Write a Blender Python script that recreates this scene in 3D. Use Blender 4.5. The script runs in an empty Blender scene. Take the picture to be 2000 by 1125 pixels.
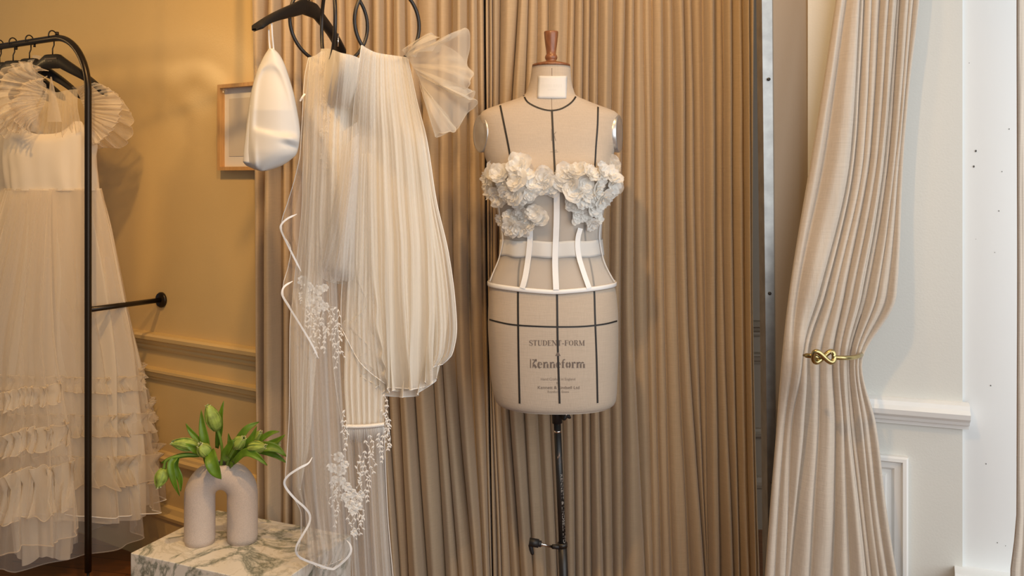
import bpy, math, random
import numpy as np
from mathutils import Vector, Matrix, noise
from mathutils.bvhtree import BVHTree

# ------------------------------------------------------------------ frame, camera, light
F, CX, HY, HC = 1700.0, 1000.0, 350.0, 1.30     # focal length in pixels, principal column, horizon row, eye height
S = bpy.context.scene
COL = S.collection
S.view_settings.view_transform = 'Standard'
S.view_settings.look = 'None'
S.view_settings.gamma = 1.0
S.view_settings.use_curve_mapping = False
S.view_settings.exposure = -0.20
S.cycles.transparent_max_bounces = 40
S.cycles.max_bounces = 8
S.cycles.sample_clamp_indirect = 6.0

cam_d = bpy.data.cameras.new('camera'); cam = bpy.data.objects.new('camera', cam_d); COL.objects.link(cam)
cam.location = (0, 0, HC); cam.rotation_euler = (math.pi/2, 0, 0)
cam_d.sensor_width = 36.0; cam_d.lens = F/2000*36.0
cam_d.shift_y = -(562.5-HY)/2000.0
cam_d.clip_start = 0.02
S.camera = cam

W = bpy.data.worlds.new('world'); S.world = W; W.use_nodes = True
bg = W.node_tree.nodes['Background']; bg.inputs[0].default_value = (0.92, 0.94, 1.0, 1); bg.inputs[1].default_value = 0.13

def light(name, kind, loc, target, power, color, size=0.1, size_y=None, angle=None, blend=0.6):
    l = bpy.data.lights.new(name, kind); l.energy = power; l.color = color
    if kind == 'AREA':
        l.size = size
        if size_y: l.shape = 'RECTANGLE'; l.size_y = size_y
    else:
        l.shadow_soft_size = size
    if kind == 'SPOT':
        l.spot_size = angle; l.spot_blend = blend
    o = bpy.data.objects.new(name, l); COL.objects.link(o); o.location = loc
    d = Vector(target)-Vector(loc); o.rotation_euler = d.to_track_quat('-Z', 'Y').to_euler()
    return o

WARM = (1.0, 0.60, 0.23)
light('daylight_side_window', 'AREA', (2.30, 0.55, 1.50), (0.60, 2.25, 1.0), 38, (0.92, 0.97, 1.0), 1.6, 2.0)
light('daylight_front_window', 'AREA', (0.95, -0.70, 1.55), (0.95, 2.3, 1.0), 43, (0.95, 0.98, 1.0), 1.8, 2.0)
light('wall_lamp', 'POINT', (-2.35, 2.62, 1.80), (0, 0, 0), 13, (1.0, 0.64, 0.27), 0.09)
light('ceiling_spot', 'SPOT', (-0.95, 1.55, 2.54), (-1.30, 2.90, 1.0), 72, WARM, 0.04, angle=math.radians(105), blend=0.9)
light('ceiling_spot', 'SPOT', (-0.22, 0.95, 2.54), (-0.10, 2.55, 1.30), 68, WARM, 0.04, angle=math.radians(95), blend=0.9)
light('ceiling_spot', 'SPOT', (0.42, 1.75, 2.54), (0.45, 2.6, 1.6), 27, WARM, 0.04, angle=math.radians(95), blend=0.9)

# ------------------------------------------------------------------ helpers
def P(px, py, d):
    return Vector(((px-CX)/F*d, d, HC-(py-HY)/F*d))
def PZ(px, py, z):
    d = F*(HC-z)/(py-HY); return Vector(((px-CX)/F*d, d, z))
def PN(px, py, d):
    return np.array(((px-CX)/F*d, d, HC-(py-HY)/F*d))
def nz(x, y=0.0, z=0.0):
    return noise.noise(Vector((x, y, z)))
R = random.Random

def pchip(tab):
    """monotone smooth interpolation through (x, y) rows, clamped outside."""
    t = sorted(tab); xs = np.array([a for a, b in t], float); ys = np.array([b for a, b in t], float)
    n = len(xs)
    if n == 1: return lambda q: float(ys[0])
    h = np.diff(xs); dl = np.diff(ys)/h; m = np.zeros(n)
    m[0], m[-1] = dl[0], dl[-1]
    for i in range(1, n-1):
        if dl[i-1]*dl[i] > 0:
            w1, w2 = 2*h[i]+h[i-1], h[i]+2*h[i-1]
            m[i] = (w1+w2)/(w1/dl[i-1]+w2/dl[i])
    def f(q):
        if q <= xs[0]: return float(ys[0])
        if q >= xs[-1]: return float(ys[-1])
        i = int(np.searchsorted(xs, q))-1; i = max(0, min(n-2, i))
        s = (q-xs[i])/h[i]
        return float(ys[i]*(1+2*s)*(1-s)**2 + m[i]*h[i]*s*(1-s)**2 + ys[i+1]*s*s*(3-2*s) + m[i+1]*h[i]*s*s*(s-1))
    return f

def spline(pts, n):
    """Catmull-Rom through 3-D points, n samples."""
    p = [Vector(a) for a in pts]
    if len(p) == 2: return [p[0].lerp(p[1], i/(n-1)) for i in range(n)]
    q = [p[0]*2-p[1]]+p+[p[-1]*2-p[-2]]; out = []; m = len(p)-1
    for i in range(n):
        t = i/(n-1)*m; k = min(int(t), m-1); s = t-k
        a, b, c, d = q[k:k+4]
        out.append(0.5*((2*b)+(c-a)*s+(2*a-5*b+4*c-d)*s*s+(3*b-a-3*c+d)*s**3))
    return out

OFF = {}
class MB:
    def __init__(s): s.v = []; s.f = []
    def grid(s, A, cu=False, cv=False):
        A = np.asarray(A, float); nv, nu = A.shape[:2]; b = len(s.v)
        s.v.extend(map(tuple, A.reshape(-1, 3)))
        for i in range(nv if cv else nv-1):
            i2 = (i+1) % nv
            for j in range(nu if cu else nu-1):
                j2 = (j+1) % nu
                s.f.append((b+i*nu+j, b+i*nu+j2, b+i2*nu+j2, b+i2*nu+j))
        return b
    def poly(s, V, Fs):
        b = len(s.v); s.v.extend(tuple(a) for a in V); s.f.extend(tuple(b+i for i in f) for f in Fs)
    def box(s, c, size, M=None):
        hx, hy, hz = [a/2 for a in size]; c = Vector(c)
        V = [Vector((x, y, z)) for x in (-hx, hx) for y in (-hy, hy) for z in (-hz, hz)]
        if M is not None: V = [M @ v for v in V]
        s.poly([v+c for v in V], [(0, 1, 3, 2), (4, 6, 7, 5), (0, 4, 5, 1), (2, 3, 7, 6), (0, 2, 6, 4), (1, 5, 7, 3)])
    def tube(s, pts, r, n=6, closed=False, cap=True, flat=None):
        p = [Vector(a) for a in pts]; m = len(p)
        rr = r if hasattr(r, '__len__') else [r]*m
        up = None; rings = []
        for i in range(m):
            t = (p[(i+1) % m]-p[i-1]) if closed else (p[min(i+1, m-1)]-p[max(i-1, 0)])
            if t.length < 1e-9: t = Vector((0, 0, 1))
            t.normalize()
            if up is None:
                a = Vector((0, 0, 1)) if abs(t.z) < .9 else Vector((0, 1, 0))
                up = (a-t*a.dot(t)).normalized()
            else:
                up = up-t*up.dot(t)
                up = up.normalized() if up.length > 1e-6 else t.orthogonal().normalized()
            sd = t.cross(up)
            k = flat or 1.0
            rings.append([p[i]+(up*math.cos(2*math.pi*j/n)*k+sd*math.sin(2*math.pi*j/n))*rr[i] for j in range(n)])
        b = s.grid(np.array([[list(q) for q in ring] for ring in rings]), cu=True, cv=closed)
        if cap and not closed:
            s.f.append(tuple(b+j for j in reversed(range(n)))); s.f.append(tuple(b+(m-1)*n+j for j in range(n)))
    def lathe(s, prof, c, axis=(0, 0, 1), n=40, ell=1.0):
        """prof: (radius, height) rows about an axis through c."""
        az = Vector(axis).normalized(); q = az.to_track_quat('Z', 'Y').to_matrix(); c = Vector(c)
        A = [[list(c+q @ Vector((r*math.cos(2*math.pi*j/n), ell*r*math.sin(2*math.pi*j/n), h))) for j in range(n)] for r, h in prof]
        s.grid(np.array(A), cu=True)
    def ribbon(s, pts, nrm, w, t):
        p = [Vector(a) for a in pts]; m = len(p); A = []
        ww = w if hasattr(w, '__len__') else [w]*m
        for i in range(m):
            tg = (p[min(i+1, m-1)]-p[max(i-1, 0)]).normalized(); n_ = Vector(nrm[i]).normalized()
            sd = tg.cross(n_).normalized()*(ww[i]/2)
            A.append([list(p[i]-sd), list(p[i]-sd+n_*t), list(p[i]+sd+n_*t), list(p[i]+sd)])
        b = s.grid(np.array(A), cu=True)
        s.f.append((b, b+1, b+2, b+3)); k = b+(m-1)*4; s.f.append((k+3, k+2, k+1, k))
    def build(s, name, mat, parent=None, smooth=True, solid=0.0, sub=0, bevel=0.0, offset=0.0):
        me = bpy.data.meshes.new(name)
        o_ = OFF[parent.name] if parent is not None else Vector((0, 0, 0))
        me.from_pydata([(a[0]-o_[0], a[1]-o_[1], a[2]-o_[2]) for a in s.v], [], s.f)
        me.validate(); me.update()
        if smooth: me.polygons.foreach_set('use_smooth', [True]*len(me.polygons))
        me.materials.append(mat)
        o = bpy.data.objects.new(name, me); COL.objects.link(o)
        if parent is not None: o.parent = parent
        OFF[o.name] = o_
        if bevel:
            m = o.modifiers.new('bevel', 'BEVEL'); m.width = bevel; m.segments = 3; m.limit_method = 'ANGLE'
        if sub:
            m = o.modifiers.new('sub', 'SUBSURF'); m.levels = sub; m.render_levels = sub
        if solid:
            m = o.modifiers.new('solid', 'SOLIDIFY'); m.thickness = solid; m.offset = offset
        return o

def tag(o, label, cat, group=None, kind=None):
    if label: o['label'] = label
    if cat: o['category'] = cat
    if group: o['group'] = group
    if kind: o['kind'] = kind
    return o
def thing(name, label, cat, loc, group=None):
    o = bpy.data.objects.new(name, None); COL.objects.link(o); o.location = loc
    o.empty_display_size = .05
    OFF[o.name] = Vector(loc); return tag(o, label, cat, group)
def struct(o, label=None):
    o['kind'] = 'structure'
    if label: o['label'] = label
    return o
def copy_tree(o, parent=None):
    c = o.copy(); COL.objects.link(c)
    if parent is not None: c.parent = parent
    OFF[c.name] = OFF[o.name].copy()
    for ch in list(o.children): copy_tree(ch, c)
    return c

# ------------------------------------------------------------------ materials
def new_mat(name):
    m = bpy.data.materials.new(name); m.use_nodes = True; nt = m.node_tree; nt.nodes.clear()
    out = nt.nodes.new('ShaderNodeOutputMaterial')
    return m, nt, out
def N(nt, t, **kw):
    n = nt.nodes.new(t)
    for k, v in kw.items():
        if k in n.inputs: n.inputs[k].default_value = v
        else: setattr(n, k, v)
    return n
def mth(nt, op, a, b=None, clamp=False):
    n = nt.nodes.new('ShaderNodeMath'); n.operation = op; n.use_clamp = clamp
    for i, x in enumerate((a, b)):
        if x is None: continue
        if isinstance(x, (int, float)): n.inputs[i].default_value = x
        else: nt.links.new(x, n.inputs[i])
    return n.outputs[0]
def coords(nt, scale, rot=(0, 0, 0), kind='Object'):
    tc = nt.nodes.new('ShaderNodeTexCoord'); mp = nt.nodes.new('ShaderNodeMapping')
    mp.inputs['Scale'].default_value = scale; mp.inputs['Rotation'].default_value = rot
    nt.links.new(tc.outputs[kind], mp.inputs[0]); return mp.outputs[0]
def noise_n(nt, vec, scale=1.0, detail=2.0, rough=.5, dist=0.0):
    n = nt.nodes.new('ShaderNodeTexNoise'); n.inputs['Scale'].default_value = scale; n.inputs['Detail'].default_value = detail
    n.inputs['Roughness'].default_value = rough; n.inputs['Distortion'].default_value = dist
    if vec is not None: nt.links.new(vec, n.inputs['Vector'])
    return n.outputs[0]
def ramp(nt, fac, stops):
    n = nt.nodes.new('ShaderNodeValToRGB'); e = n.color_ramp.elements
    while len(e) < len(stops): e.new(0.5)
    for i, (p, c) in enumerate(stops):
        e[i].position = p; e[i].color = (*c, 1) if len(c) == 3 else c
    nt.links.new(fac, n.inputs[0]); return n.outputs[0]
def bump(nt, h, strength=.2, dist=.002):
    b = nt.nodes.new('ShaderNodeBump'); b.inputs['Strength'].default_value = strength; b.inputs['Distance'].default_value = dist
    nt.links.new(h, b.inputs['Height']); return b.outputs[0]

def plain(name, col, rough=.5, metal=0.0, nscale=0, namt=.08, bstr=0.0, bscale=200, spec=.5, coat=0.0):
    m, nt, out = new_mat(name); p = N(nt, 'ShaderNodeBsdfPrincipled')
    p.inputs['Base Color'].default_value = (*col, 1); p.inputs['Roughness'].default_value = rough; p.inputs['Metallic'].default_value = metal
    p.inputs['Specular IOR Level'].default_value = spec; p.inputs['Coat Weight'].default_value = coat
    if nscale:
        nn = noise_n(nt, coords(nt, (1, 1, 1)), nscale, 4)
        c = ramp(nt, nn, [(.3, tuple(a*(1-namt) for a in col)), (.7, tuple(min(1, a*(1+namt)) for a in col))])
        nt.links.new(c, p.inputs['Base Color'])
    if bstr:
        nn = noise_n(nt, coords(nt, (1, 1, 1)), bscale, 3)
        nt.links.new(bump(nt, nn, bstr, .003), p.inputs['Normal'])
    nt.links.new(p.outputs[0], out.inputs[0]); return m

def linen(name, col, amt=.16, fine=420, rough=.95, sheen=.25, mottled=.06, trans=0.0):
    m, nt, out = new_mat(name); p = N(nt, 'ShaderNodeBsdfPrincipled')
    n1 = noise_n(nt, coords(nt, (fine, fine, fine*.05)), 1, 1.5)
    n2 = noise_n(nt, coords(nt, (fine*.06, fine*.06, fine)), 1, 1.5)
    n3 = noise_n(nt, coords(nt, (6, 6, 3)), 1, 3)
    s_ = mth(nt, 'ADD', n1, n2)
    k = mth(nt, 'MULTIPLY_ADD', s_, amt); k.node.inputs[2].default_value = 1-amt
    k3 = mth(nt, 'MULTIPLY_ADD', n3, mottled*2); k3.node.inputs[2].default_value = 1-mottled
    kk = mth(nt, 'MULTIPLY', k, k3)
    mx = N(nt, 'ShaderNodeVectorMath', operation='SCALE'); mx.inputs[0].default_value = col
    nt.links.new(kk, mx.inputs['Scale'])
    nt.links.new(mx.outputs[0], p.inputs['Base Color'])
    p.inputs['Roughness'].default_value = rough; p.inputs['Sheen Weight'].default_value = sheen
    p.inputs['Specular IOR Level'].default_value = .15
    nt.links.new(bump(nt, s_, .35, .0012), p.inputs['Normal'])
    nt.links.new(p.outputs[0], out.inputs[0]); return m

def sheer(name, col, alpha, trans=.5, rough_gloss=0.0, streak=0.0, maxa=.97):
    """thin woven net: at a slant more thread is in the way, as in real tulle."""
    m, nt, out = new_mat(name)
    lw = N(nt, 'ShaderNodeLayerWeight'); lw.inputs[0].default_value = .5
    cosv = mth(nt, 'MAXIMUM', mth(nt, 'SUBTRACT', 1.0, lw.outputs['Facing']), .34)
    inv = mth(nt, 'DIVIDE', 1.0, cosv)
    base = 1-alpha
    if streak:
        nn = noise_n(nt, coords(nt, (200, 200, 3)), 1, 2)
        bs = mth(nt, 'MULTIPLY_ADD', nn, -streak*2); bs.node.inputs[2].default_value = base+streak
        pw = mth(nt, 'POWER', bs, inv)
    else:
        pw = mth(nt, 'POWER', base, inv)
    fac = mth(nt, 'MINIMUM', mth(nt, 'SUBTRACT', 1.0, pw, True), maxa)
    tr = N(nt, 'ShaderNodeBsdfTransparent')
    di = N(nt, 'ShaderNodeBsdfDiffuse'); di.inputs[0].default_value = (*col, 1)
    tl = N(nt, 'ShaderNodeBsdfTranslucent'); tl.inputs[0].default_value = (*col, 1)
    mx = N(nt, 'ShaderNodeMixShader'); mx.inputs[0].default_value = trans
    nt.links.new(di.outputs[0], mx.inputs[1]); nt.links.new(tl.outputs[0], mx.inputs[2])
    last = mx.outputs[0]
    if rough_gloss:
        gl = N(nt, 'ShaderNodeBsdfGlossy'); gl.inputs['Roughness'].default_value = .45; gl.inputs[0].default_value = (*col, 1)
        m2 = N(nt, 'ShaderNodeMixShader'); m2.inputs[0].default_value = rough_gloss
        nt.links.new(last, m2.inputs[1]); nt.links.new(gl.outputs[0], m2.inputs[2]); last = m2.outputs[0]
    m3 = N(nt, 'ShaderNodeMixShader'); nt.links.new(fac, m3.inputs[0])
    nt.links.new(tr.outputs[0], m3.inputs[1]); nt.links.new(last, m3.inputs[2])
    nt.links.new(m3.outputs[0], out.inputs[0]); return m

def wood(name, c1, c2, scale=(18, 18, 2), rough=.4, coat=.3):
    m, nt, out = new_mat(name); p = N(nt, 'ShaderNodeBsdfPrincipled')
    nn = noise_n(nt, coords(nt, scale), 4, 5, .6, 1.2)
    nt.links.new(ramp(nt, nn, [(.3, c1), (.7, c2)]), p.inputs['Base Color'])
    p.inputs['Roughness'].default_value = rough; p.inputs['Coat Weight'].default_value = coat; p.inputs['Coat Roughness'].default_value = .25
    nt.links.new(p.outputs[0], out.inputs[0]); return m

def marble(name):
    m, nt, out = new_mat(name); p = N(nt, 'ShaderNodeBsdfPrincipled')
    v = coords(nt, (1, 1, 1), (0.3, .5, .6))
    n1 = noise_n(nt, v, 3.2, 9, .62, 1.3)
    n2 = noise_n(nt, v, 8.0, 9, .65, 1.6)
    r1 = mth(nt, 'ABSOLUTE', mth(nt, 'SUBTRACT', n1, .5)); r2 = mth(nt, 'ABSOLUTE', mth(nt, 'SUBTRACT', n2, .5))
    c1 = ramp(nt, r1, [(0, (.20, .22, .17)), (.010, (.42, .43, .36)), (.045, (.86, .82, .73))])
    c2 = ramp(nt, r2, [(0, (.62, .62, .55)), (.016, (.86, .84, .79)), (.05, (1, 1, 1))])
    mx = N(nt, 'ShaderNodeMix', data_type='RGBA', blend_type='MULTIPLY'); mx.inputs[0].default_value = .7
    nt.links.new(c1, mx.inputs[6]); nt.links.new(c2, mx.inputs[7])
    nt.links.new(mx.outputs[2], p.inputs['Base Color'])
    p.inputs['Roughness'].default_value = .28
    nt.links.new(p.outputs[0], out.inputs[0]); return m

def parquet(name):
    m, nt, out = new_mat(name); p = N(nt, 'ShaderNodeBsdfPrincipled')
    br = N(nt, 'ShaderNodeTexBrick'); nt.links.new(coords(nt, (1, 1, 1), (0, 0, .22)), br.inputs['Vector'])
    br.inputs['Scale'].default_value = 1.0; br.inputs['Brick Width'].default_value = .62; br.inputs['Row Height'].default_value = .09
    br.inputs['Mortar Size'].default_value = .0015; br.inputs['Color1'].default_value = (.30, .115, .030, 1); br.inputs['Color2'].default_value = (.20, .07, .018, 1)
    br.inputs['Mortar'].default_value = (.05, .02, .01, 1)
    g = noise_n(nt, coords(nt, (5, 60, 5), (0, 0, .22)), 1, 4)
    mx = N(nt, 'ShaderNodeMix', data_type='RGBA', blend_type='MULTIPLY'); mx.inputs[0].default_value = .6
    nt.links.new(br.outputs[0], mx.inputs[6]); nt.links.new(ramp(nt, g, [(.3, (.5, .5, .5)), (.7, (1, 1, 1))]), mx.inputs[7])
    nt.links.new(mx.outputs[2], p.inputs['Base Color']); p.inputs['Roughness'].default_value = .35
    nt.links.new(p.outputs[0], out.inputs[0]); return m

def worn_pole(name):
    m, nt, out = new_mat(name); p = N(nt, 'ShaderNodeBsdfPrincipled')
    nn = noise_n(nt, coords(nt, (60, 60, 22)), 1, 4, .7)
    nt.links.new(ramp(nt, nn, [(.0, (.012, .011, .010)), (.56, (.02, .018, .016)), (.60, (.10, .045, .02)), (.68, (.30, .26, .22))]), p.inputs['Base Color'])
    p.inputs['Roughness'].default_value = .4
    nt.links.new(p.outputs[0], out.inputs[0]); return m

M = {
 'wall_warm': plain('wall_warm', (.67, .485, .22), .30, bstr=.10, bscale=260, nscale=3, namt=.03),
 'wall_white': plain('wall_white', (.67, .66, .61), .55, bstr=.10, bscale=220),
 'wall_shade': plain('wall_shade', (.30, .24, .175), .55, bstr=.1, bscale=260),  # darker wall tone: the shade behind the curtains is put into the colour
 'gloss_white': plain('gloss_white', (.80, .82, .82), .42, bstr=.06, bscale=60),
 'trim_white': plain('trim_white', (.82, .81, .78), .38),
 'ceiling': plain('ceiling', (.78, .75, .70), .8),
 'floor': parquet('floor'),
 'linen': linen('curtain_linen', (.52, .395, .262)),
 'linen_pale': linen('curtain_linen_pale', (.555, .475, .39)),
 'canvas': linen('form_canvas', (.51, .425, .34), amt=.14, fine=520, sheen=.1, mottled=.03),
 'tape': plain('black_tape', (.018, .015, .013), .6),
 'print': plain('print_ink', (.16, .125, .105), .8),
 'print_faint': plain('print_faint', (.27, .22, .18), .8),
 'wood_dark': wood('turned_wood', (.16, .058, .022), (.30, .115, .045)),
 'oak': wood('oak_frame', (.50, .27, .09), (.62, .36, .14), rough=.5, coat=.1),
 'black': plain('black_metal', (.020, .016, .013), .38, nscale=40, namt=.2),
 'black_soft': plain('black_plastic', (.013, .012, .012), .5),
 'hanger': plain('black_wood', (.012, .010, .009), .5, coat=.05, spec=.3),
 'rack': plain('rack_steel', (.030, .021, .013), .32, .6),
 'steel': plain('brushed_steel', (.34, .34, .33), .45, 1.0, nscale=30, namt=.15),
 'plate': plain('plate_metal', (.62, .62, .62), .30, .75, nscale=30, namt=.1),
 'chrome': plain('chrome', (.75, .72, .68), .15, 1.0),
 'brass': plain('brass', (.47, .375, .17), .26, 1.0, nscale=60, namt=.15),
 'pole': worn_pole('worn_pole'),
 'pole_ink': plain('pole_ink', (.42, .38, .34), .7),
 'marble': marble('veined_marble'),
 'vase': plain('stone_glaze', (.63, .53, .46), .75, nscale=420, namt=.10, bstr=.15, bscale=500),
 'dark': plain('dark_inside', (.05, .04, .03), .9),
 'leaf': plain('tulip_leaf', (.13, .245, .016), .42, nscale=30, namt=.25),
 'stem': plain('tulip_stem', (.20, .34, .045), .5, nscale=30, namt=.15),
 'bud': plain('tulip_bud', (.34, .45, .085), .55, nscale=60, namt=.3),
 'fringe': plain('tulip_fringe', (.62, .62, .34), .6),
 'paper': plain('paper', (.80, .77, .72), .8),
 'label': plain('woven_label', (.68, .67, .66), .8),
 'paper_print': plain('paper_print', (.66, .60, .52), .8),
 'satin': plain('white_satin', (.66, .64, .61), .45, spec=.3),
 'satin_tape': plain('white_tape', (.86, .85, .84), .45),
 'tulle': sheer('ivory_tulle', (.95, .89, .79), .46, .22, streak=.03),
 'tulle_dense': sheer('ivory_tulle_dense', (.95, .89, .79), .80, .22, streak=.03),
 'tulle_thin': sheer('ivory_tulle_thin', (.93, .89, .84), .20, .28, streak=.02),
 'organza': sheer('organza', (.94, .87, .75), .38, .45, .06),
 'organza_thin': sheer('organza_thin', (.94, .87, .75), .24, .45, .04),
 'dress_net': sheer('dress_net', (.92, .81, .64), .72, .25, streak=.02),
 'dress_frill': sheer('dress_frill', (.94, .84, .68), .36, .4),
 'dress_organza': sheer('dress_organza', (.94, .83, .67), .26, .4),
 'mesh': sheer('bodice_mesh', (.84, .81, .77), .36, .3),
 'petal': sheer('petal_organza', (.94, .92, .88), .66, .36),
 'lace': plain('lace_thread', (.90, .87, .82), .8),
 'piping': plain('hem_thread', (.92, .90, .86), .7),
 'dress': linen('dress_crepe', (.82, .71, .55), amt=.04, fine=500, mottled=.02),
 'dress_satin': plain('dress_satin', (.80, .69, .53), .45, spec=.3),
 'bead': plain('silver_bead', (.6, .6, .6), .2, 1.0),
 'hole': plain('nail_hole', (.09, .09, .085), .9),
}
def glass_mat():
    m, nt, out = new_mat('frame_glass')
    tr = N(nt, 'ShaderNodeBsdfTransparent'); gl = N(nt, 'ShaderNodeBsdfGlossy'); gl.inputs['Roughness'].default_value = .03
    fr = N(nt, 'ShaderNodeLayerWeight'); fr.inputs[0].default_value = .5
    fq = mth(nt, 'ADD', mth(nt, 'MULTIPLY', mth(nt, 'POWER', fr.outputs['Facing'], 5.0), .9), .04, True)
    mx = N(nt, 'ShaderNodeMixShader'); nt.links.new(fq, mx.inputs[0])
    nt.links.new(tr.outputs[0], mx.inputs[1]); nt.links.new(gl.outputs[0], mx.inputs[2]); nt.links.new(mx.outputs[0], out.inputs[0]); return m
M['glass'] = glass_mat()

# ------------------------------------------------------------------ the setting
LW0, LWD = Vector((-1.41, 3.11, 0)), Vector((-.846, .533, 0)).normalized()*-1      # along the left wall, towards the camera
LWN = Vector((-.533, -.846, 0)).normalized()                                        # out of that wall, into the room
LWN = LWN if LWN.dot(LWD) < 1e-6 or True else LWN
def LW(t, z, off=0.0):
    return LW0+LWD*t+LWN*off+Vector((0, 0, z))
RW0, RWD, RWN = Vector((1.061, 2.05, 0)), Vector((-.943, .334, 0)).normalized(), Vector((-.334, -.943, 0)).normalized()
def RWp(s, z, off=0.0):
    return RW0+RWD*s+RWN*off+Vector((0, 0, z))
CEIL = 2.62

def wall_box(f, a0, a1, z0, z1, thick, name, mat):
    mb = MB(); V = [f(a, z, o) for a in (a0, a1) for z in (z0, z1) for o in (0, -thick)]
    mb.poly(V, [(0, 2, 6, 4), (1, 5, 7, 3), (0, 1, 3, 2), (4, 6, 7, 5), (2, 3, 7, 6), (0, 4, 5, 1)])
    return struct(mb.build(name, mat, smooth=False))
def extrude(f, a0, a1, prof, name, mat, smooth=False):
    """profile rows (off, z) swept along a wall between a0 and a1, closed ends."""
    mb = MB(); A = np.array([[list(f(a, z, o)) for o, z in prof] for a in (a0, a1)]); b = mb.grid(A)
    n = len(prof); mb.f.append(tuple(b+i for i in range(n))); mb.f.append(tuple(b+n+i for i in reversed(range(n))))
    return struct(mb.build(name, mat, smooth=smooth))

mb = MB(); mb.box((0, 1.2, -.05), (5.6, 5.6, .1)); struct(mb.build('floor', M['floor'], smooth=False))
mb = MB(); mb.box((0, 1.5, CEIL+.05), (5.6, 5.0, .1)); struct(mb.build('ceiling', M['ceiling'], smooth=False))
wall_box(LW, -1.4, .775, 0, CEIL, .10, 'wall_left', M['wall_warm'])
RAIL = [(0, .712), (.006, .714), (.010, .722), (.010, .730), (.020, .738), (.024, .748), (.034, .754), (.036, .766), (.028, .772), (0, .774)]
PAN_T = [(0, .612), (.008, .613), (.010, .620), (.016, .626), (.020, .640), (.026, .644), (.026, .652), (0, .655)]
PAN_B = [(0, .335), (.012, .336), (.020, .344), (.022, .356), (.014, .362), (.012, .370), (0, .374)]
BASE = [(0, 0), (.020, 0), (.020, .150), (.026, .155), (.028, .166), (.018, .174), (.012, .190), (0, .194)]
extrude(LW, -1.4, .775, RAIL, 'trim_1', M['wall_warm'])
extrude(LW, -1.4, .775, PAN_T, 'trim_2', M['wall_warm'])
extrude(LW, -1.4, .775, PAN_B, 'trim_3', M['wall_warm'])
extrude(LW, -1.4, .775, BASE, 'baseboard_left', M['wall_warm'])
# fitting room wall behind the curtains, with the same mouldings
def BWf(a, z, off=0.0): return Vector((a, 3.25-off, z))
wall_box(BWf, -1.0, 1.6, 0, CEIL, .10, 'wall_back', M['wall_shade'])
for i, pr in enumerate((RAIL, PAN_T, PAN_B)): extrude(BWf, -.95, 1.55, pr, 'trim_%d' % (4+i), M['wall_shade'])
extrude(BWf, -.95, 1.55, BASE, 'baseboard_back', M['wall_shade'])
# right wall, its rail and panel moulding
wall_box(RWp, 0.0, .345, 0, CEIL, .12, 'wall_right', M['wall_white'])
RAILR = [(0, .712), (.008, .713), (.010, .722), (.022, .726), (.026, .734), (.036, .742), (.040, .754), (.030, .762), (.026, .772), (.010, .776), (0, .776)]
extrude(RWp, -.012, .345, RAILR, 'trim_7', M['trim_white'])
def rect_mould(f, a0, a1, z0, z1, prof, name, mat):
    mb = MB(); A = [[list(f(a0+i, z1-i, o)), list(f(a1-i, z1-i, o)), list(f(a1-i, z0+i, o)), list(f(a0+i, z0+i, o))] for i, o in prof]
    mb.grid(np.array(A), cu=True); return struct(mb.build(name, mat, smooth=False))
rect_mould(RWp, .118, .335, .20, .636, [(0, 0), (0, .016), (.004, .020), (.012, .020), (.016, .012), (.030, .010), (.036, .004), (.046, .003), (.050, .012), (.058, .012), (.060, 0)], 'trim_8', M['trim_white'])
extrude(RWp, 0, .345, BASE, 'baseboard_right', M['trim_white'])
# return wall behind the tied curtain, with the steel angle on its edge
def NW(a, z, off=0.0): return Vector((a, 2.175-off, z))
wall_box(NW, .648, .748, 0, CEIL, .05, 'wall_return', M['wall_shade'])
mb = MB(); d = 2.168
q = [P(1488, 0, d), P(1508, 0, d), P(1516, 1125, d), P(1501, 1125, d)]
up = (q[0]-q[3]); up2 = (q[1]-q[2])
V = [q[3]-up*.14, q[2]-up2*.14, q[1]+up2*.60, q[0]+up*.60]
back = Vector((0, .05, 0))
mb.poly(V+[v+back for v in V], [(0, 1, 2, 3), (7, 6, 5, 4), (0, 3, 7, 4), (1, 5, 6, 2), (3, 2, 6, 7), (0, 4, 5, 1)])
steel = struct(mb.build('trim_9', M['steel'], smooth=False), 'steel angle strip screwed to the edge of the return wall')
for sy, sx in ((155, 1501), (573, 1503), (942, 1508)):
    mb = MB(); mb.lathe([(0.0001, -.004), (.004, -.004), (.0042, -.001), (.001, 0)], P(sx, sy, d-.001), (0, 1, 0), 12); mb.build('screw', M['black'], steel)
# window reveal, sill, jamb
RV0, RVD = RW0+Vector((.0, .012, 0)), Vector((.905, -.425, 0)).normalized()
RVN = Vector((-.425, -.905, 0)).normalized()
def RV(s, z, off=0.0): return RV0+RVD*s+RVN*off+Vector((0, 0, z))
reveal = wall_box(RV, 0.0, .34, 0, CEIL, .06, 'wall_window_reveal', M['gloss_white'])
mb = MB(); rnd = R(5)
for px, py, r in ((1906, 295, 3.2), (1902, 325, 3.2), (1971, 252, 1.8), (1957, 335, 1.6), (1951, 412, 1.8), (1935, 753, 2.0), (1926, 906, 1.8), (1948, 1060, 1.6), (1893, 123, 1.2), (1943, 493, 1.2), (1964, 1066, 1.2), (1906, 467, 1.0)):
    lo = None
    for k in range(200):
        s_ = k*.0015; q_ = RV(s_, 0, .0008); x = CX+F*q_.x/q_.y
        if x >= px: lo = q_; break
    if lo is None: continue
    c = P(px, py, lo.y); rr = .62*r*lo.y/F
    mb.poly([c+RVD*(rr*.7*math.cos(a)*(1+.3*rnd.random()))+Vector((0, 0, rr*math.sin(a)*(1+.3*rnd.random()))) for a in [2*math.pi*k/9 for k in range(9)]], [tuple(range(9))])
mb.build('nail_holes', M['hole'], reveal, smooth=False)
def SL(s, z, off=0.0): return RV(s, z, off)
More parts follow.
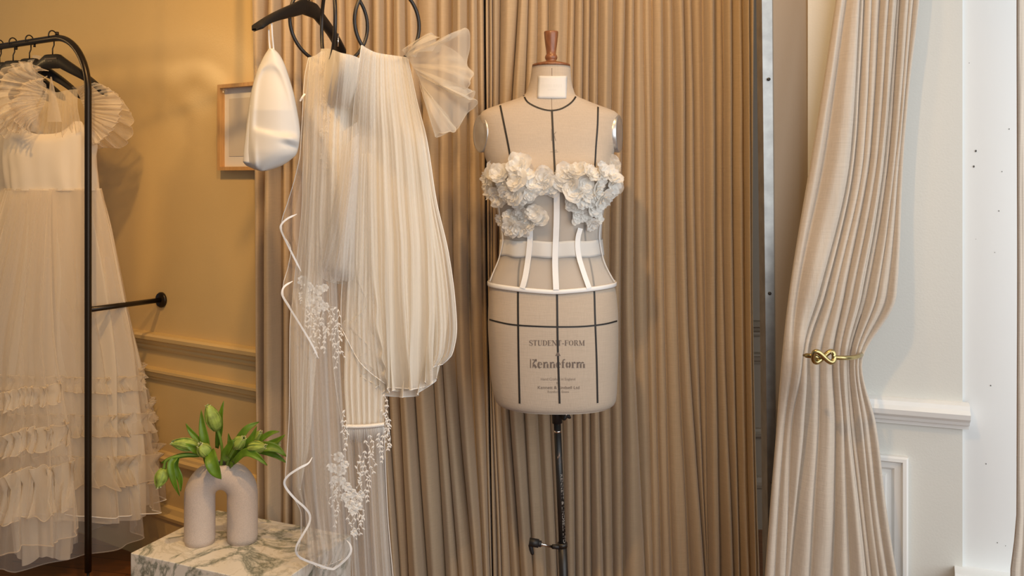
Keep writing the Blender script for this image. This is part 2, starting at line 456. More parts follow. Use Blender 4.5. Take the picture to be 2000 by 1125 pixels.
extrude(SL, -.012, .34, [(0, .355), (.055, .355), (.068, .359), (.074, .370), (.068, .382), (.055, .387), (0, .387)], 'trim_10', M['gloss_white'])
# window beyond the frame, through which the daylight comes
mb = MB(); wy = -.85
for x0, x1, z0, z1 in ((-.25, 1.75, .45, .53), (-.25, 1.75, 2.52, 2.60), (-.25, -.17, .53, 2.52), (1.67, 1.75, .53, 2.52), (.73, .78, .53, 2.52)):
    mb.box(((x0+x1)/2, wy, (z0+z1)/2), (x1-x0, .06, z1-z0))
struct(mb.build('window_1', M['gloss_white'], smooth=False))

# ------------------------------------------------------------------ curtains
def wide_(w): return min(1.0, max(0.0, (w-.03)/.03))
def pleated(lines, ys, base_d, z0, z1, nper=12, rows=90, seed=1, amp=1.0, amax=.066, lift=None, soften=.52, amin=.038):
    """a hanging cloth whose valleys follow the given columns; returns a grid of points."""
    rnd = R(seed); fs = [pchip(list(zip(ys, l))) for l in lines]
    K = len(lines)-1
    skew = [rnd.uniform(.62, 1.35) for _ in range(K)]; deep = [rnd.uniform(.65, 1.25) for _ in range(K)]
    rip = [rnd.uniform(0, 100) for _ in range(K)]; pf = [rnd.uniform(-.008, .022) for _ in range(K)]; lob = [rnd.uniform(-.2, .2) for _ in range(K)]; vd = [rnd.uniform(-.014, .004) for _ in range(K+1)]
    A = []
    for i in range(rows):
        z = z1+(z0-z1)*i/(rows-1); row = []
        bd0 = base_d(1000, 0); y = HY+(HC-z)*F/bd0
        xs = [f(y)+1.6*nz(k*3.1+seed, z*2.2) for k, f in enumerate(fs)]
        for k in range(K):
            x0, x1 = xs[k], xs[k+1]; bd = base_d((x0+x1)/2, y); wm = abs(x1-x0)/F*bd
            a = max(amin, min(amax, wm*1.25*deep[k]*amp))
            for j in range(nper+(1 if k == K-1 else 0)):
                t = j/nper; px = x0+(x1-x0)*t
                bd = base_d(px, y)
                tt = t**skew[k]
                pr = max(0.0, math.sin(math.pi*tt))**soften
                pr = pr*(1+lob[k]*wide_(wm)*math.sin(3*math.pi*tt)) if amin > .02 else pr
                h = a*pr + (pf[k]*math.sin(math.pi*t)**.5 if amin > .02 else 0) + (vd[k]*(1-t)+vd[k+1]*t)
                wide = min(1.0, wm/.06)
                h += .0045*wide*math.sin(math.pi*t)*nz(t*3.2+rip[k], z*1.3, seed)*2 + .0022*nz(rip[k]+t*2, z*9)*math.sin(math.pi*t)
                if lift: h += lift(px, y, t)
                row.append(((px-CX)/F*bd, bd-h, z))
        A.append(row)
    return np.array(A)

YS = (0, 560, 1125)
LEFT = [(502, 506, 512), (530, 520, 522), (555, 556, 556), (577, 572, 575), (591, 592, 600), (614, 610, 628), (632, 640, 655), (658, 660, 682), (676, 684, 704), (702, 712, 730),
        (730, 735, 767), (752, 752, 782), (770, 775, 799), (793, 800, 835), (816, 838, 871), (857, 860, 897), (884, 885, 925), (914, 917, 944), (932, 942, 958), (945, 950, 961)]
RIGHT = [(949, 954, 964), (955, 957, 972), (962, 962, 980), (978, 972, 998), (1012, 985, 1017), (1033, 1015, 1043), (1050, 1042, 1068), (1071, 1068, 1088), (1110, 1098, 1104), (1122, 1118, 1124), (1139, 1136, 1140), (1152, 1150, 1155),
         (1167, 1165, 1178), (1197, 1190, 1197), (1220, 1212, 1217), (1237, 1236, 1261), (1256, 1263, 1274), (1271, 1278, 1290), (1293, 1295, 1310), (1311, 1320, 1344), (1333, 1340, 1374), (1348, 1359, 1377),
         (1369, 1375, 1380), (1391, 1393, 1402), (1409, 1412, 1431), (1425, 1428, 1440), (1447, 1452, 1462), (1458, 1461, 1471), (1471, 1467, 1482)]
def bd_main(px, y):
    return 2.70+.03*min(1, max(0, (px-505)/150))-.02*max(0, (px-1300)/170)
for nm, ln, lab, sd in (('curtain', LEFT, 'long beige linen curtain hanging behind the veils, its edge over the wall', 3), ('curtain', RIGHT, 'long beige linen curtain hanging in deep folds behind the dress form', 8)):
    A = pleated(ln, YS, bd_main, .012, 2.50, nper=12, rows=80, seed=sd)
    mb = MB(); mb.grid(A)
    o = mb.build(nm, M['linen'], solid=.002); tag(o, lab, 'curtain')
mb = MB(); mb.tube([(-.80, 2.70, 2.53), (1.35, 2.70, 2.53)], .012, 10)
o = struct(mb.build('trim_11', M['black']))

TY = (0, 300, 560, 690, 800, 950, 1125)
TIE = [(1637, 1588, 1543, 1525, 1520, 1507, 1492), (1657, 1612, 1558, 1540, 1533, 1522, 1512), (1681, 1662, 1600, 1558, 1546, 1540, 1532), (1690, 1672, 1614, 1573, 1571, 1556, 1540),
       (1704, 1688, 1632, 1600, 1598, 1588, 1578), (1722, 1702, 1652, 1628, 1633, 1631, 1623), (1736, 1714, 1665, 1640, 1648, 1653, 1660), (1748, 1724, 1678, 1650, 1657, 1674, 1692), (1755, 1731, 1686, 1655, 1663, 1681, 1702),
       (1763, 1740, 1696, 1662, 1671, 1690, 1712), (1776, 1750, 1712, 1670, 1684, 1701, 1726), (1786, 1758, 1732, 1678, 1697, 1715, 1744), (1800, 1768, 1754, 1687, 1714, 1734, 1765)]
def bd_tie(px, y):
    X = 2.06-.00018*(px-1640)
    pin = math.exp(-((y-697)/70.0)**2)
    bel = math.exp(-((y-560)/110.0)**2)
    return X - .012*pin - .02*bel - .03*max(0, min(1, (y-750)/350))
def tie_lift(px, y, t):
    front = math.exp(-((px-1550)/26.0)**2)*math.exp(-((y-700)/75.0)**2)
    return .035*front
A = pleated(TIE, TY, bd_tie, .010, 2.50, nper=12, rows=150, seed=14, amp=.60, amax=.032, lift=tie_lift, soften=.9, amin=.006)
mb = MB(); mb.grid(A); o = mb.build('curtain', M['linen_pale'], solid=.002)
tag(o, 'pale linen curtain gathered by a brass holdback beside the white wall', 'curtain')
mb = MB(); mb.tube([(.62, 2.06, 2.53), (1.05, 2.02, 2.53)], .012, 10); struct(mb.build('trim_12', M['black']))
# brass holdback with a figure-of-eight knot
hb = thing('curtain_holdback', 'brass curtain holdback with a figure-of-eight knot around the tied curtain', 'holdback', P(1625, 697, 1.97))
d = 1.935
mb = MB(); mb.tube(spline([P(1570, 694, d+.02), P(1582, 695, d+.002), P(1600, 698, d-.004)], 10), [.0032]*2+[.0055]*8, 10)
mb.tube(spline([P(1626, 698, d-.004), P(1648, 699, d), P(1668, 698, d+.02), P(1680, 694, d+.055), P(1683, 692, d+.13), P(1683, 692, d+.165)], 24), .0052, 10)
mb.build('bar', M['brass'], hb)
mb = MB(); pts = []
for k in range(64):
    a = 2*math.pi*k/64
    pts.append(P(1609+20.5*math.cos(a), 697+10.5*math.sin(2*a)*(1 if True else 0), d-.008-.005*math.cos(a*1.0)*math.sin(a)*0-.0055*math.sin(a)))
mb.tube(pts, .0056, 10, closed=True); mb.build('knot', M['brass'], hb)
# curtain edge at the far right of the window
FY = (0, 600, 1000, 1125)
FR = [(1993, 1993, 1992, 1979), (2006, 2006, 2006, 1998), (2022, 2022, 2022, 2016), (2040, 2040, 2040, 2038), (2060, 2060, 2060, 2060)]
A = pleated(FR, FY, lambda px, y: 1.62, .012, 2.50, nper=12, rows=50, seed=31, amp=.25, amin=.004, soften=.9)
mb = MB(); mb.grid(A); o = mb.build('curtain', M['linen_pale'], solid=.002); tag(o, 'sliver of beige curtain at the far side of the white window reveal', 'curtain')
mb = MB(); mb.tube([(.90, 1.60, 2.53), (1.10, 1.60, 2.53)], .012, 10); struct(mb.build('trim_13', M['black']))

# ------------------------------------------------------------------ picture on the left wall
pf = thing('picture_frame', 'thin oak framed pale print hanging on the ochre wall', 'picture', LW(.668, 1.33, .014))
a0, a1, z0, z1, bw = .568, .765, 1.328, 1.602, .0115
mb = MB()
for (b0, b1, c0, c1) in ((a0, a1, z1-bw, z1), (a0, a1, z0, z0+bw), (a0, a0+bw, z0+bw, z1-bw), (a1-bw, a1, z0+bw, z1-bw)):
    V = [LW(a, z, o) for a in (b0, b1) for z in (c0, c1) for o in (.001, .026)]
    mb.poly(V, [(0, 2, 6, 4), (1, 5, 7, 3), (0, 1, 3, 2), (4, 6, 7, 5), (2, 3, 7, 6), (0, 4, 5, 1)])
mb.build('frame', M['oak'], pf, smooth=False)
def quad(mb, b0, b1, c0, c1, o): mb.poly([LW(b0, c0, o), LW(b1, c0, o), LW(b1, c1, o), LW(b0, c1, o)], [(0, 1, 2, 3)])
mb = MB(); quad(mb, a0+bw, a1-bw, z0+bw, z1-bw, .006); mb.build('mount', M['paper'], pf, smooth=False)
mb = MB(); quad(mb, a0+.034, a1-.034, z0+.045, z1-.045, .0075); mb.build('print', M['paper_print'], pf, smooth=False)
mb = MB(); quad(mb, a0+bw, a1-bw, z0+bw, z1-bw, .020); mb.f = [tuple(reversed(f_)) for f_ in mb.f] if (mb.f and (Vector(mb.v[1])-Vector(mb.v[0])).cross(Vector(mb.v[2])-Vector(mb.v[1])).dot(LWN) < 0) else mb.f; mb.build('glass', M['glass'], pf, smooth=False)

# ------------------------------------------------------------------ clothes rack
post = Vector((-1.315, 2.70, 0)); rdir = Vector((-.846, .533, 0)).normalized(); RZ = 1.753
rk = thing('clothes_rack', 'black tubular clothes rack fixed to the ochre wall, holding dresses', 'clothes rack', post)
pts = [post+Vector((0, 0, z)) for z in np.linspace(.082, RZ-.18, 14)]
pts += [post+rdir*(.18*(1-math.cos(a)))+Vector((0, 0, RZ-.18+.18*math.sin(a))) for a in np.linspace(.12, math.pi/2, 12)]
pts += [post+rdir*s_+Vector((0, 0, RZ)) for s_ in np.linspace(.26, 1.25, 8)]
mb = MB(); mb.tube(pts, .0105, 14); mb.build('rail', M['rack'], rk)
mb = MB(); mb.tube([post+Vector((0, 0, .002)), post+Vector((0, 0, .09))], .004, 10); mb.build('foot_peg', M['rack'], rk)
fl = P(311, 585, 2.965)
tt = (fl-Vector((0, 0, fl.z))-LW0).dot(LWD); flw = LW(tt, .888, 0)
mb = MB(); mb.tube([post+Vector((0, 0, .895)), flw+LWN*.004], .0085, 12); mb.build('wall_bracket', M['rack'], rk)
mb = MB(); mb.lathe([(.0001, .010), (.024, .010), (.0265, .006), (.0265, .001), (.0001, .001)], flw, LWN, 28); mb.build('flange', M['rack'], rk)
mb = MB(); mb.tube([post+rdir*.17+Vector((0, 0, RZ+.008)), post+rdir*.17+Vector((0, 0, RZ+.019))], .006, 8); mb.build('set_screw', M['rack'], rk)
for s_ in (.30, .41, .52):
    mb = MB(); mb.tube([post+rdir*s_+Vector((0, 0, RZ-.008)), post+rdir*s_+Vector((0, 0, RZ-.019))], .004, 8); mb.build('set_screw', M['rack'], rk)
far = post+rdir*1.25
mb = MB(); mb.tube([far+Vector((0, 0, .004)), far+Vector((0, 0, RZ+.01))], .0105, 12); mb.build('rear_post', M['rack'], rk)

def hanger_mesh(c, u, half, drop, zneck, zrail, root, mat, body_h=.045, tick=False):
    """c: point on the rail (x, y); u: direction of the arms."""
    up = Vector((0, 0, 1)); u = Vector(u).normalized(); n = u.cross(up)
    mb = MB(); b = Vector((c[0], c[1], 0)); pts = [b+up*zneck, b+up*(zrail-.045)]
    for a in np.linspace(-1.2, 3.6, 16): pts.append(b+up*(zrail-.003)+n*(-.016*math.cos(a))+up*(.0165*math.sin(a)))
    pts = [pts[0], pts[1], b+up*(zrail-.032)-n*.006]+pts[2:]
    mb.tube(pts, .0021, 8); mb.build('hook', mat, root)
    mb = MB(); A = []
    for t in np.linspace(-1, 1, 41):
        at = abs(t); top = zneck-(drop*max(0, at-.14)/.86)**1.0*(1.0-.12*math.sin(math.pi*at))
        th = body_h*(1-.62*min(1, at*1.15)) if at > .1 else body_h*.92
        bot = top-th-(.012*max(0, .35-at)/.35*0)
        if at > .97: th *= .45; top -= .006
        bot = top-th; wd = (.008+.009*at**2)*(.4 if at > .97 else 1); bend = n*(-.020*at*at)
        cx = b+u*(half*t)+bend
        A.append([list(cx+up*top+n*wd*.55), list(cx+up*(top-.004)+n*wd), list(cx+up*(bot+.004)+n*wd), list(cx+up*bot), list(cx+up*(bot+.004)-n*wd), list(cx+up*(top-.004)-n*wd), list(cx+up*top-n*wd*.55)])
    k = mb.grid(np.array(A), cu=True); mb.f.append(tuple(k+i for i in range(7))); mb.f.append(tuple(k+40*7+i for i in reversed(range(7))))
    mb.build('shoulder_bar', mat, root)
    if tick:
        mb = MB(); s_ = n*(-.0098)
        if (s_.y > 0): s_ = -s_
        for k in range(10):
            q_ = b+u*(-.022+.0048*k)+up*(zneck-.017)+s_*1.02
            mb.poly([q_, q_+u*.0030, q_+u*.0030+up*.0042, q_+up*.0042], [(0, 1, 2, 3)])
        for k in range(4):
            q_ = b+u*(-.008+.004*k)+up*(zneck-.024)+s_*1.02
            mb.poly([q_, q_+u*.0024, q_+u*.0024+up*.0028, q_+up*.0028], [(0, 1, 2, 3)])
        mb.build('printed_name', M['print'], root, smooth=False)

UD = Vector((.95, -.3, 0)).normalized()
HC3 = post+rdir*.195
h3 = thing('clothes_hanger', 'black wooden clothes hanger nearest the rack post, on the rail', 'hanger', (HC3.x, HC3.y, 1.58), 'black hangers on the clothes rack')
hanger_mesh(HC3, UD, .195, .125, 1.702, RZ+.012, h3, M['hanger'], .05, True)
for s_, lab in ((.33, 'second black hanger along the rack rail from the post'), (.43, 'third black hanger along the rack rail from the post'), (.515, 'black hanger at the left edge, farthest along the rail')):
    c = copy_tree(h3); c.location = post+rdir*s_+Vector((0, 0, 1.58-.003)); c['label'] = lab

# ------------------------------------------------------------------ dresses on the rack
def clamp_wall(p, gap=.012):
    q_ = Vector(p)-LW0; dd = q_.dot(LWN)
    g = gap if p[2] > .2 else gap+.028
    for zt in (.755, .64, .355):
        if abs(p[2]-zt) < .05: g = max(g, gap+.03)
    if dd < g: return Vector(p)+LWN*(g-dd)
    return Vector(p)
def loft(rows, fold, nu=120, seed=0, a0=0.0, a1=2*math.pi, nv=60, hem=None):
    """rows: (py, xl, xr, d, front, back): closed or open body of cloth; fold: (py, amp, count)."""
    fx = [pchip([(r[0], r[k]) for r in rows]) for k in range(1, 6)]; fa = pchip([(f_[0], f_[1]) for f_ in fold]); cnt = fold[0][2]
    y0, y1 = rows[0][0], rows[-1][0]; A = []
    full = abs(a1-a0-2*math.pi) < 1e-6
    for i in range(nv):
        v = i/(nv-1); row = []
        for j in range(nu):
            th = a0+(a1-a0)*j/(nu if full else nu-1)
            yy = y0+(y1-y0)*v
            if hem: yy = y0+(hem(th)-y0)*v
            xl, xr, d, fr, bk = [f_(yy) for f_ in fx]; a = fa(yy)
            cx = (xl+xr)/2; hw = (xr-xl)/2/F*d
            w = a*(math.sin(cnt*th+2.0*nz(th*1.3+seed, v*1.5))+.5*math.sin(cnt*2.3*th+seed+2*nz(th+seed, v*2))+.6*nz(th*3+seed*7, v*3))
            k = 1+w/max(hw, .05)
            x = (cx-CX)/F*d+hw*k*math.cos(th); s_ = math.sin(th)
            y = d-(fr if s_ > 0 else bk)*k*s_
            z = HC-(yy-HY)/F*d
            row.append(list(clamp_wall((x, y, z))))
        A.append(row)
    return np.array(A), full
def ruffle(path, h, amp, n, seed=0, down=Vector((0, 0, -1)), outv=None):
    """gathered strip following path points (list of Vector); outv the outward vectors."""
    m = len(path)*4; A = [[], [], [], []]; sp = path; L = len(sp)
    for k in range(m):
        t = k/(m-1)*(L-1); i = min(int(t), L-2); p = sp[i].lerp(sp[i+1], t-i); o = outv[i].lerp(outv[i+1], t-i).normalized()
        tg = (sp[i+1]-sp[i]).normalized()
        ph = n*2*math.pi*k/m+2.5*nz(k*.05+seed, seed)
        w = math.sin(ph)+.5*math.sin(2.3*ph+seed); w2 = math.sin(ph*1.1+1+seed)+.5*math.sin(1.9*ph)
        hh = h*(1+.25*nz(k*.11+seed*3))
        A[0].append(list(p+o*(.012+amp*.8*w2)-down*hh*.55+tg*amp*.4*w)); A[1].append(list(p+o*.004)); A[2].append(list(p+o*(.010+amp*.5*w)+down*hh*.5)); A[3].append(list(p+o*(.014+amp*w)+down*hh+tg*amp*.5*w2))
    return np.array(A)
def edge_tube(mb, pts, r=.0011, n=5, closed=False):
    mb.tube([Vector(p) for p in pts], r, n, closed=closed)
def fan(inner, outer, nu=120, nv=22, folds=9, amp=.03, seed=0, d_in=2.9, d_out=2.85, bulge=.02, chaos=1.0):
    """gathered cloth spreading from an inner to an outer line (pixel rows with own depth)."""
    si = spline([P(x, y, d_in) for x, y in inner], nu); so = spline([P(x, y, d_out) for x, y in outer], nu); A = []
    for i in range(nv):
        v = i/(nv-1); row = []
        for j in range(nu):
            u = j/(nu-1); p = si[j].lerp(so[j], v)
            ph = 2*math.pi*folds*(u+.03*nz(u*6+seed, v))
            w = .8*math.sin(ph+2.2*nz(u*5+seed*2))*(.6+.8*abs(nz(u*4+seed)))+chaos*.35*math.sin(2.3*ph+seed+2*nz(u*8))+(.4+.8*chaos)*nz(u*(4+5*chaos)+seed, v*2.0)
            p = p+Vector((0, 1, 0))*(amp*(v**.8)*w-bulge*math.sin(math.pi*v))
            tg = (so[min(j+1, nu-1)]-so[max(j-1, 0)])
            if tg.length > 1e-9: p = p+tg.normalized()*(amp*.5*v*math.cos(ph+seed))
            row.append(list(p))
        A.append(row)
    return np.array(A)

dr = thing('tulle_dress', 'ivory dress with ruffled tulle sleeves and tiered skirt, hung face-out by the rack post', 'dress', (HC3.x, HC3.y, .25), 'dresses on the rack')
# bodice
brow = [(238, 30, 178, 2.81, .05, .05), (262, 12, 190, 2.81, .07, .06), (300, 10, 187, 2.81, .075, .065), (340, 13, 190, 2.81, .075, .06), (372, 15, 194, 2.81, .072, .06)]
def neck(th):
    s_ = math.sin(th); c = math.cos(th)
    return 0
A, full = loft(brow, [(238, .001, 7), (372, .005, 7)], 120, 2, nv=24)
# carve the neckline: pull the top rows down along the front centre
for j in range(A.shape[1]):
    th = 2*math.pi*j/A.shape[1]; c = math.cos(th)
    dip = .042*max(0, 1-(abs(c+.02)/.72)**3.0) if abs(c) < .72 else 0.0
    side = .05*max(0, (abs(c)-.86)/.14)
    for i in range(A.shape[0]):
        v = i/(A.shape[0]-1); A[i, j, 2] -= (dip+side)*(1-v)**1.6
mb = MB(); mb.grid(A, cu=True); mb.build('bodice', M['dress_satin'], dr)
# skirt: inner slip, opaque layer, sheer layers
srow = [(368, 15, 195, 2.81, .07, .06), (450, 2, 210, 2.82, .07, .09), (560, -25, 226, 2.83, .07, .12), (700, -55, 250, 2.85, .08, .16), (850, -80, 270, 2.86, .09, .2), (1040, -105, 285, 2.87, .10, .25)]
A, full = loft(srow, [(368, .004, 11), (560, .016, 11), (1040, .026, 11)], 200, 5, nv=60, hem=lambda th: 1000+8*math.sin(3*th))
mb = MB(); mb.grid(A, cu=True); mb.build('underskirt', M['dress_net'], dr)
irow = [(368, 20, 188, 2.81, .055, .05), (600, 15, 175, 2.83, .05, .08), (900, 20, 150, 2.85, .06, .10), (1096, 40, 135, 2.85, .06, .10)]
A, full = loft(irow, [(368, .004, 8), (1096, .012, 8)], 140, 9, nv=40, hem=lambda th: 1080+8*math.sin(4*th))
mb = MB(); mb.grid(A, cu=True); mb.build('slip', M['dress'], dr)
orow = [(368, 14, 197, 2.81, .075, .062), (450, 0, 213, 2.82, .08, .095), (560, -28, 232, 2.84, .09, .125), (700, -60, 262, 2.86, .10, .165), (850, -88, 286, 2.88, .12, .21), (1000, -110, 304, 2.88, .12, .26)]
A, full = loft(orow, [(368, .003, 9), (560, .014, 9), (1000, .030, 9)], 220, 3, nv=60, hem=lambda th: 985+10*math.sin(2*th+1))
mb = MB(); mb.grid(A, cu=True); mb.build('skirt', M['dress_organza'], dr)
mb = MB(); edge_tube(mb, A[-1], .0018, 5, True); mb.build('hem', M['piping'], dr)
def ring_of(A, py_frac): return A[int(py_frac*(A.shape[0]-1))]
for fr_, h, am, n in ((.605, .030, .010, 46), (.725, .042, .015, 40), (.855, .060, .020, 34)):
    ring = [Vector(p) for p in ring_of(A, fr_)]; c = sum(ring, Vector())/len(ring)
    sel = [j for j in range(len(ring)) if ring[j].y < c.y+.10]
    sel.sort(key=lambda j: (j+60) % len(ring))
    path = [ring[j] for j in sel]; outv = [Vector((p.x-c.x, p.y-c.y, 0)).normalized() for p in path]
    G = ruffle(path, h, am, n*1.0, fr_*10, outv=outv)
    G = np.array([[list(clamp_wall(p, .006)) for p in row] for row in G])
    mb = MB(); mb.grid(G); edge_tube(mb, G[3], .0012, 4); edge_tube(mb, G[0], .0010, 4); mb.build('ruffle', M['dress_frill'], dr)
# longest sheer layer, sweeping the floor
lrow = [(500, -15, 215, 2.83, .07, .11), (800, -70, 262, 2.86, .10, .18), (1100, -120, 268, 2.86, .12, .25)]
A, full = loft(lrow, [(500, .008, 6), (1100, .03, 6)], 160, 12, nv=40, hem=lambda th: 1092-52*max(0, math.cos(th))+10*math.sin(3*th))
A[:, :, 2] = np.maximum(A[:, :, 2], .012)
mb = MB(); mb.grid(A, cu=True); edge_tube(mb, A[-1], .0016, 5, True); mb.build('sheer_layer', M['tulle_thin'], dr)
# open overskirt in front, at the left
vrow = [(372, 12, 100, 2.73, .015, .0), (450, -10, 98, 2.70, .03, .0), (560, -40, 98, 2.67, .05, 0), (650, -70, 102, 2.64, .07, 0), (840, -110, 130, 2.58, .10, 0), (1050, -150, 146, 2.52, .13, 0)]
A, full = loft(vrow, [(372, .002, 13), (560, .010, 13), (1050, .02, 13)], 130, 21, 0.0, math.pi, 60, hem=lambda th: 1030+22*math.sin(th*1.0)+8*math.sin(5*th))
mb = MB(); mb.grid(A); edge_tube(mb, A[-1], .0018, 5); edge_tube(mb, A[:, 0], .0010, 4); mb.build('overskirt', M['dress_organza'], dr)
for fr_, h, am, n in ((.590, .034, .010, 26), (.710, .040, .014, 24), (.845, .085, .020, 15)):
    ring = [Vector(p) for p in ring_of(A, fr_)]
    outv = [Vector((.1, -1, 0)).normalized()]*len(ring)
    G = ruffle(ring, h, am, n, fr_*17, outv=outv)
    mb = MB(); mb.grid(G); edge_tube(mb, G[3], .0014, 4); edge_tube(mb, G[0], .0012, 4); mb.build('ruffle', M['dress_frill'], dr)
# sleeves
mb = MB()
G = fan([(150, 178), (160, 200), (168, 225), (178, 258)], [(176, 160), (205, 168), (232, 190), (236, 218), (222, 250), (196, 276), (182, 284)], 160, 18, 15, .014, 1, 2.80, 2.76, .02)
mb.grid(G); edge_tube(mb, G[-1], .0012, 4); mb.build('sleeve', M['dress_frill'], dr)
mb = MB()
G = fan([(140, 170), (158, 195), (168, 225), (180, 262)], [(186, 170), (222, 182), (252, 215), (256, 255), (240, 286), (205, 288), (186, 290)], 160, 18, 8, .018, 3, 2.83, 2.86, .015)
G = np.array([[list(clamp_wall(p, .006)) for p in row] for row in G])
mb.grid(G); edge_tube(mb, G[-1], .0012, 4); mb.build('sleeve_frill', M['dress_organza'], dr)
for k, (inn, ou, dd, fo, am) in enumerate((([(70, 140), (72, 170), (66, 200), (48, 232)], [(92, 138), (40, 122), (-20, 160), (-30, 240), (10, 268)], 2.73, 13, .018),
                                          ([(84, 150), (84, 175), (74, 200), (52, 230)], [(60, 120), (5, 150), (-8, 205), (14, 250), (40, 262)], 2.70, 11, .018),
                                          ([(90, 165), (92, 185), (86, 205), (70, 235)], [(88, 150), (44, 165), (22, 205), (34, 240), (60, 262)], 2.67, 12, .014))):
    mb = MB(); G = fan(inn, ou, 160, 18, fo, am, 7+k, dd+.03, dd, .02); mb.grid(G); edge_tube(mb, G[-1], .0012, 4)
    mb.build('sleeve' if k == 1 else 'sleeve_frill', M['dress_frill' if k == 1 else 'dress_organza'], dr)
# tulle yoke between the sleeves and the halter ties
mb = MB(); G = fan([(92, 172), (110, 180), (130, 176), (152, 174)], [(60, 256), (95, 268), (130, 268), (160, 256)], 100, 16, 6, .008, 15, 2.80, 2.76, .01); mb.grid(G); mb.build('yoke', M['dress_frill'], dr)
mb = MB(); A = []
for i in range(14):
    v = i/13; y = 150+v*88; A.append([list(P(x, y, 2.735-.012*math.sin(math.pi*(j/7)))) for j, x in enumerate(np.linspace(98-6*v, 99+20*v+2, 8))])
mb.grid(np.array(A)); mb.build('halter_tie', M['dress_frill'], dr)
# plainer gowns farther along the rail
for k, (s_, lab) in enumerate(((.50, 'ivory gown at the left edge, farthest along the rack'),)):
    c = post+rdir*s_
    gd = thing('gown', lab, 'dress', (c.x, c.y, .3), 'dresses on the rack')
    def RG(th, z, r, f_): return clamp_wall(Vector((c.x, c.y, z))+UD*(r*math.cos(th))+Vector((-UD.y, UD.x, 0))*(-f_*math.sin(th)))
    fr_ = pchip([(1.64, .03), (1.58, .13), (1.45, .16), (1.25, .125), (.9, .17), (.3, .22)]); ff = pchip([(1.64, .02), (1.5, .05), (1.25, .045), (.3, .09)])
    A = [[list(RG(2*math.pi*j/120, z, fr_(z)*(1+.05*math.sin(9*2*math.pi*j/120)*(1.64-z)/1.3), ff(z)*(1+.10*math.sin(9*2*math.pi*j/120+1)*(1.64-z)/1.3))) for j in range(120)] for z in np.linspace(1.64, .30, 50)]
    A = np.array(A); mb = MB(); mb.grid(A[:20], cu=True); mb.build('bodice', M['dress_satin'], gd)
    mb = MB(); mb.grid(A[19:], cu=True); mb.build('skirt', M['dress'], gd)
    for sg in (-1, 1):
        mb = MB(); mb.grid(np.array([[list(Vector((c.x, c.y, 1.58))+UD*(sg*(.13+.07*v*math.cos(a)))+Vector((0, -.03-.06*v*math.sin(a*3)-.02*math.sin(13*a)*v, .05+.09*v*math.sin(a)))) for a in np.linspace(-1.2, 1.6, 60)] for v in np.linspace(.2, 1, 8)]))
        mb.build('sleeve', M['organza_thin'], gd)

# ------------------------------------------------------------------ plinth, vase, tulips
ZP = .30
A_, B_ = PZ(255, 1080, ZP), PZ(424, 996, ZP)
ed = (B_-A_); perp = Vector((ed.y, -ed.x, 0)).normalized(); C_ = A_+perp*.478; D_ = B_+perp*.478
mb = MB(); V = [Vector((p.x, p.y, z)) for z in (.002, ZP) for p in (A_, C_, D_, B_)]
mb.poly(V, [(3, 2, 1, 0), (4, 5, 6, 7), (0, 1, 5, 4), (1, 2, 6, 5), (2, 3, 7, 6), (3, 0, 4, 7)])
o = mb.build('plinth', M['marble'], smooth=False, bevel=.002); tag(o, 'low square plinth of green-veined white marble on the wooden floor', 'plinth')
vc = PZ(432, 1058, ZP); vx = (Vector((1, .10, 0))).normalized()
vd_ = vc.y; sc = vd_/F
hw, lr = 69.5*sc, 29.0*sc; rc = hw-lr; zt = ZP+.0008; Hh = 160*sc; zc = Hh-lr-rc
vs = thing('arch_vase', 'pale stone arch-shaped vase holding green tulips on the marble plinth', 'vase', (vc.x, vc.y, ZP))
rows = []
for h in np.linspace(0, zc, 10): rows.append((-rc, h, Vector((0, 0, 1))))
for a in np.linspace(0, math.pi, 33)[1:-1]: rows.append((-rc*math.cos(a), zc+rc*math.sin(a), (vx*math.sin(a)+Vector((0, 0, math.cos(a))))))
for h in np.linspace(zc, 0, 10): rows.append((rc, h, Vector((0, 0, -1))))
vy = Vector((-vx.y, vx.x, 0)); cut = Hh-.009
A = []
for x, h, t in rows:
    n_ = vy.cross(t).normalized()
    ring = []
    for j in range(40):
        a = 2*math.pi*j/40; k = 1.0
        if h < .008: k = .94+.06*h/.008
        p = vx*x+Vector((0, 0, h))+(n_*math.cos(a)+vy*math.sin(a))*lr*k
        ring.append(list(vc+p-Vector((0, 0, vc.z))+Vector((0, 0, zt))))
    A.append(ring)
A = np.array(A); me_f = MB(); b = me_f.grid(A, cu=True)
me_f.f.append(tuple(range(40))); me_f.f.append(tuple(b+(len(rows)-1)*40+j for j in reversed(range(40))))
import bmesh
bm = bmesh.new(); vv = [bm.verts.new(v) for v in me_f.v]
for f_ in me_f.f: bm.faces.new([vv[i] for i in f_])
bmesh.ops.recalc_face_normals(bm, faces=bm.faces)
bmesh.ops.bisect_plane(bm, geom=bm.verts[:]+bm.edges[:]+bm.faces[:], plane_co=(0, 0, zt+cut), plane_no=(0, 0, 1), clear_outer=True)
bm.verts.index_update(); mb = MB(); mb.v = [tuple(v.co) for v in bm.verts]; mb.f = [tuple(v.index for v in f_.verts) for f_ in bm.faces]; bm.free()
mb.build('body', M['vase'], vs, solid=.004, offset=-1)
mb = MB(); mb.lathe([(.0001, 0), (.97*lr, 0)], (vc.x, vc.y, zt+cut-.03), (0, 0, 1), 24); mb.build('inside', M['dark'], vs)  # dark disc below the rim, its colour standing in for the shade inside

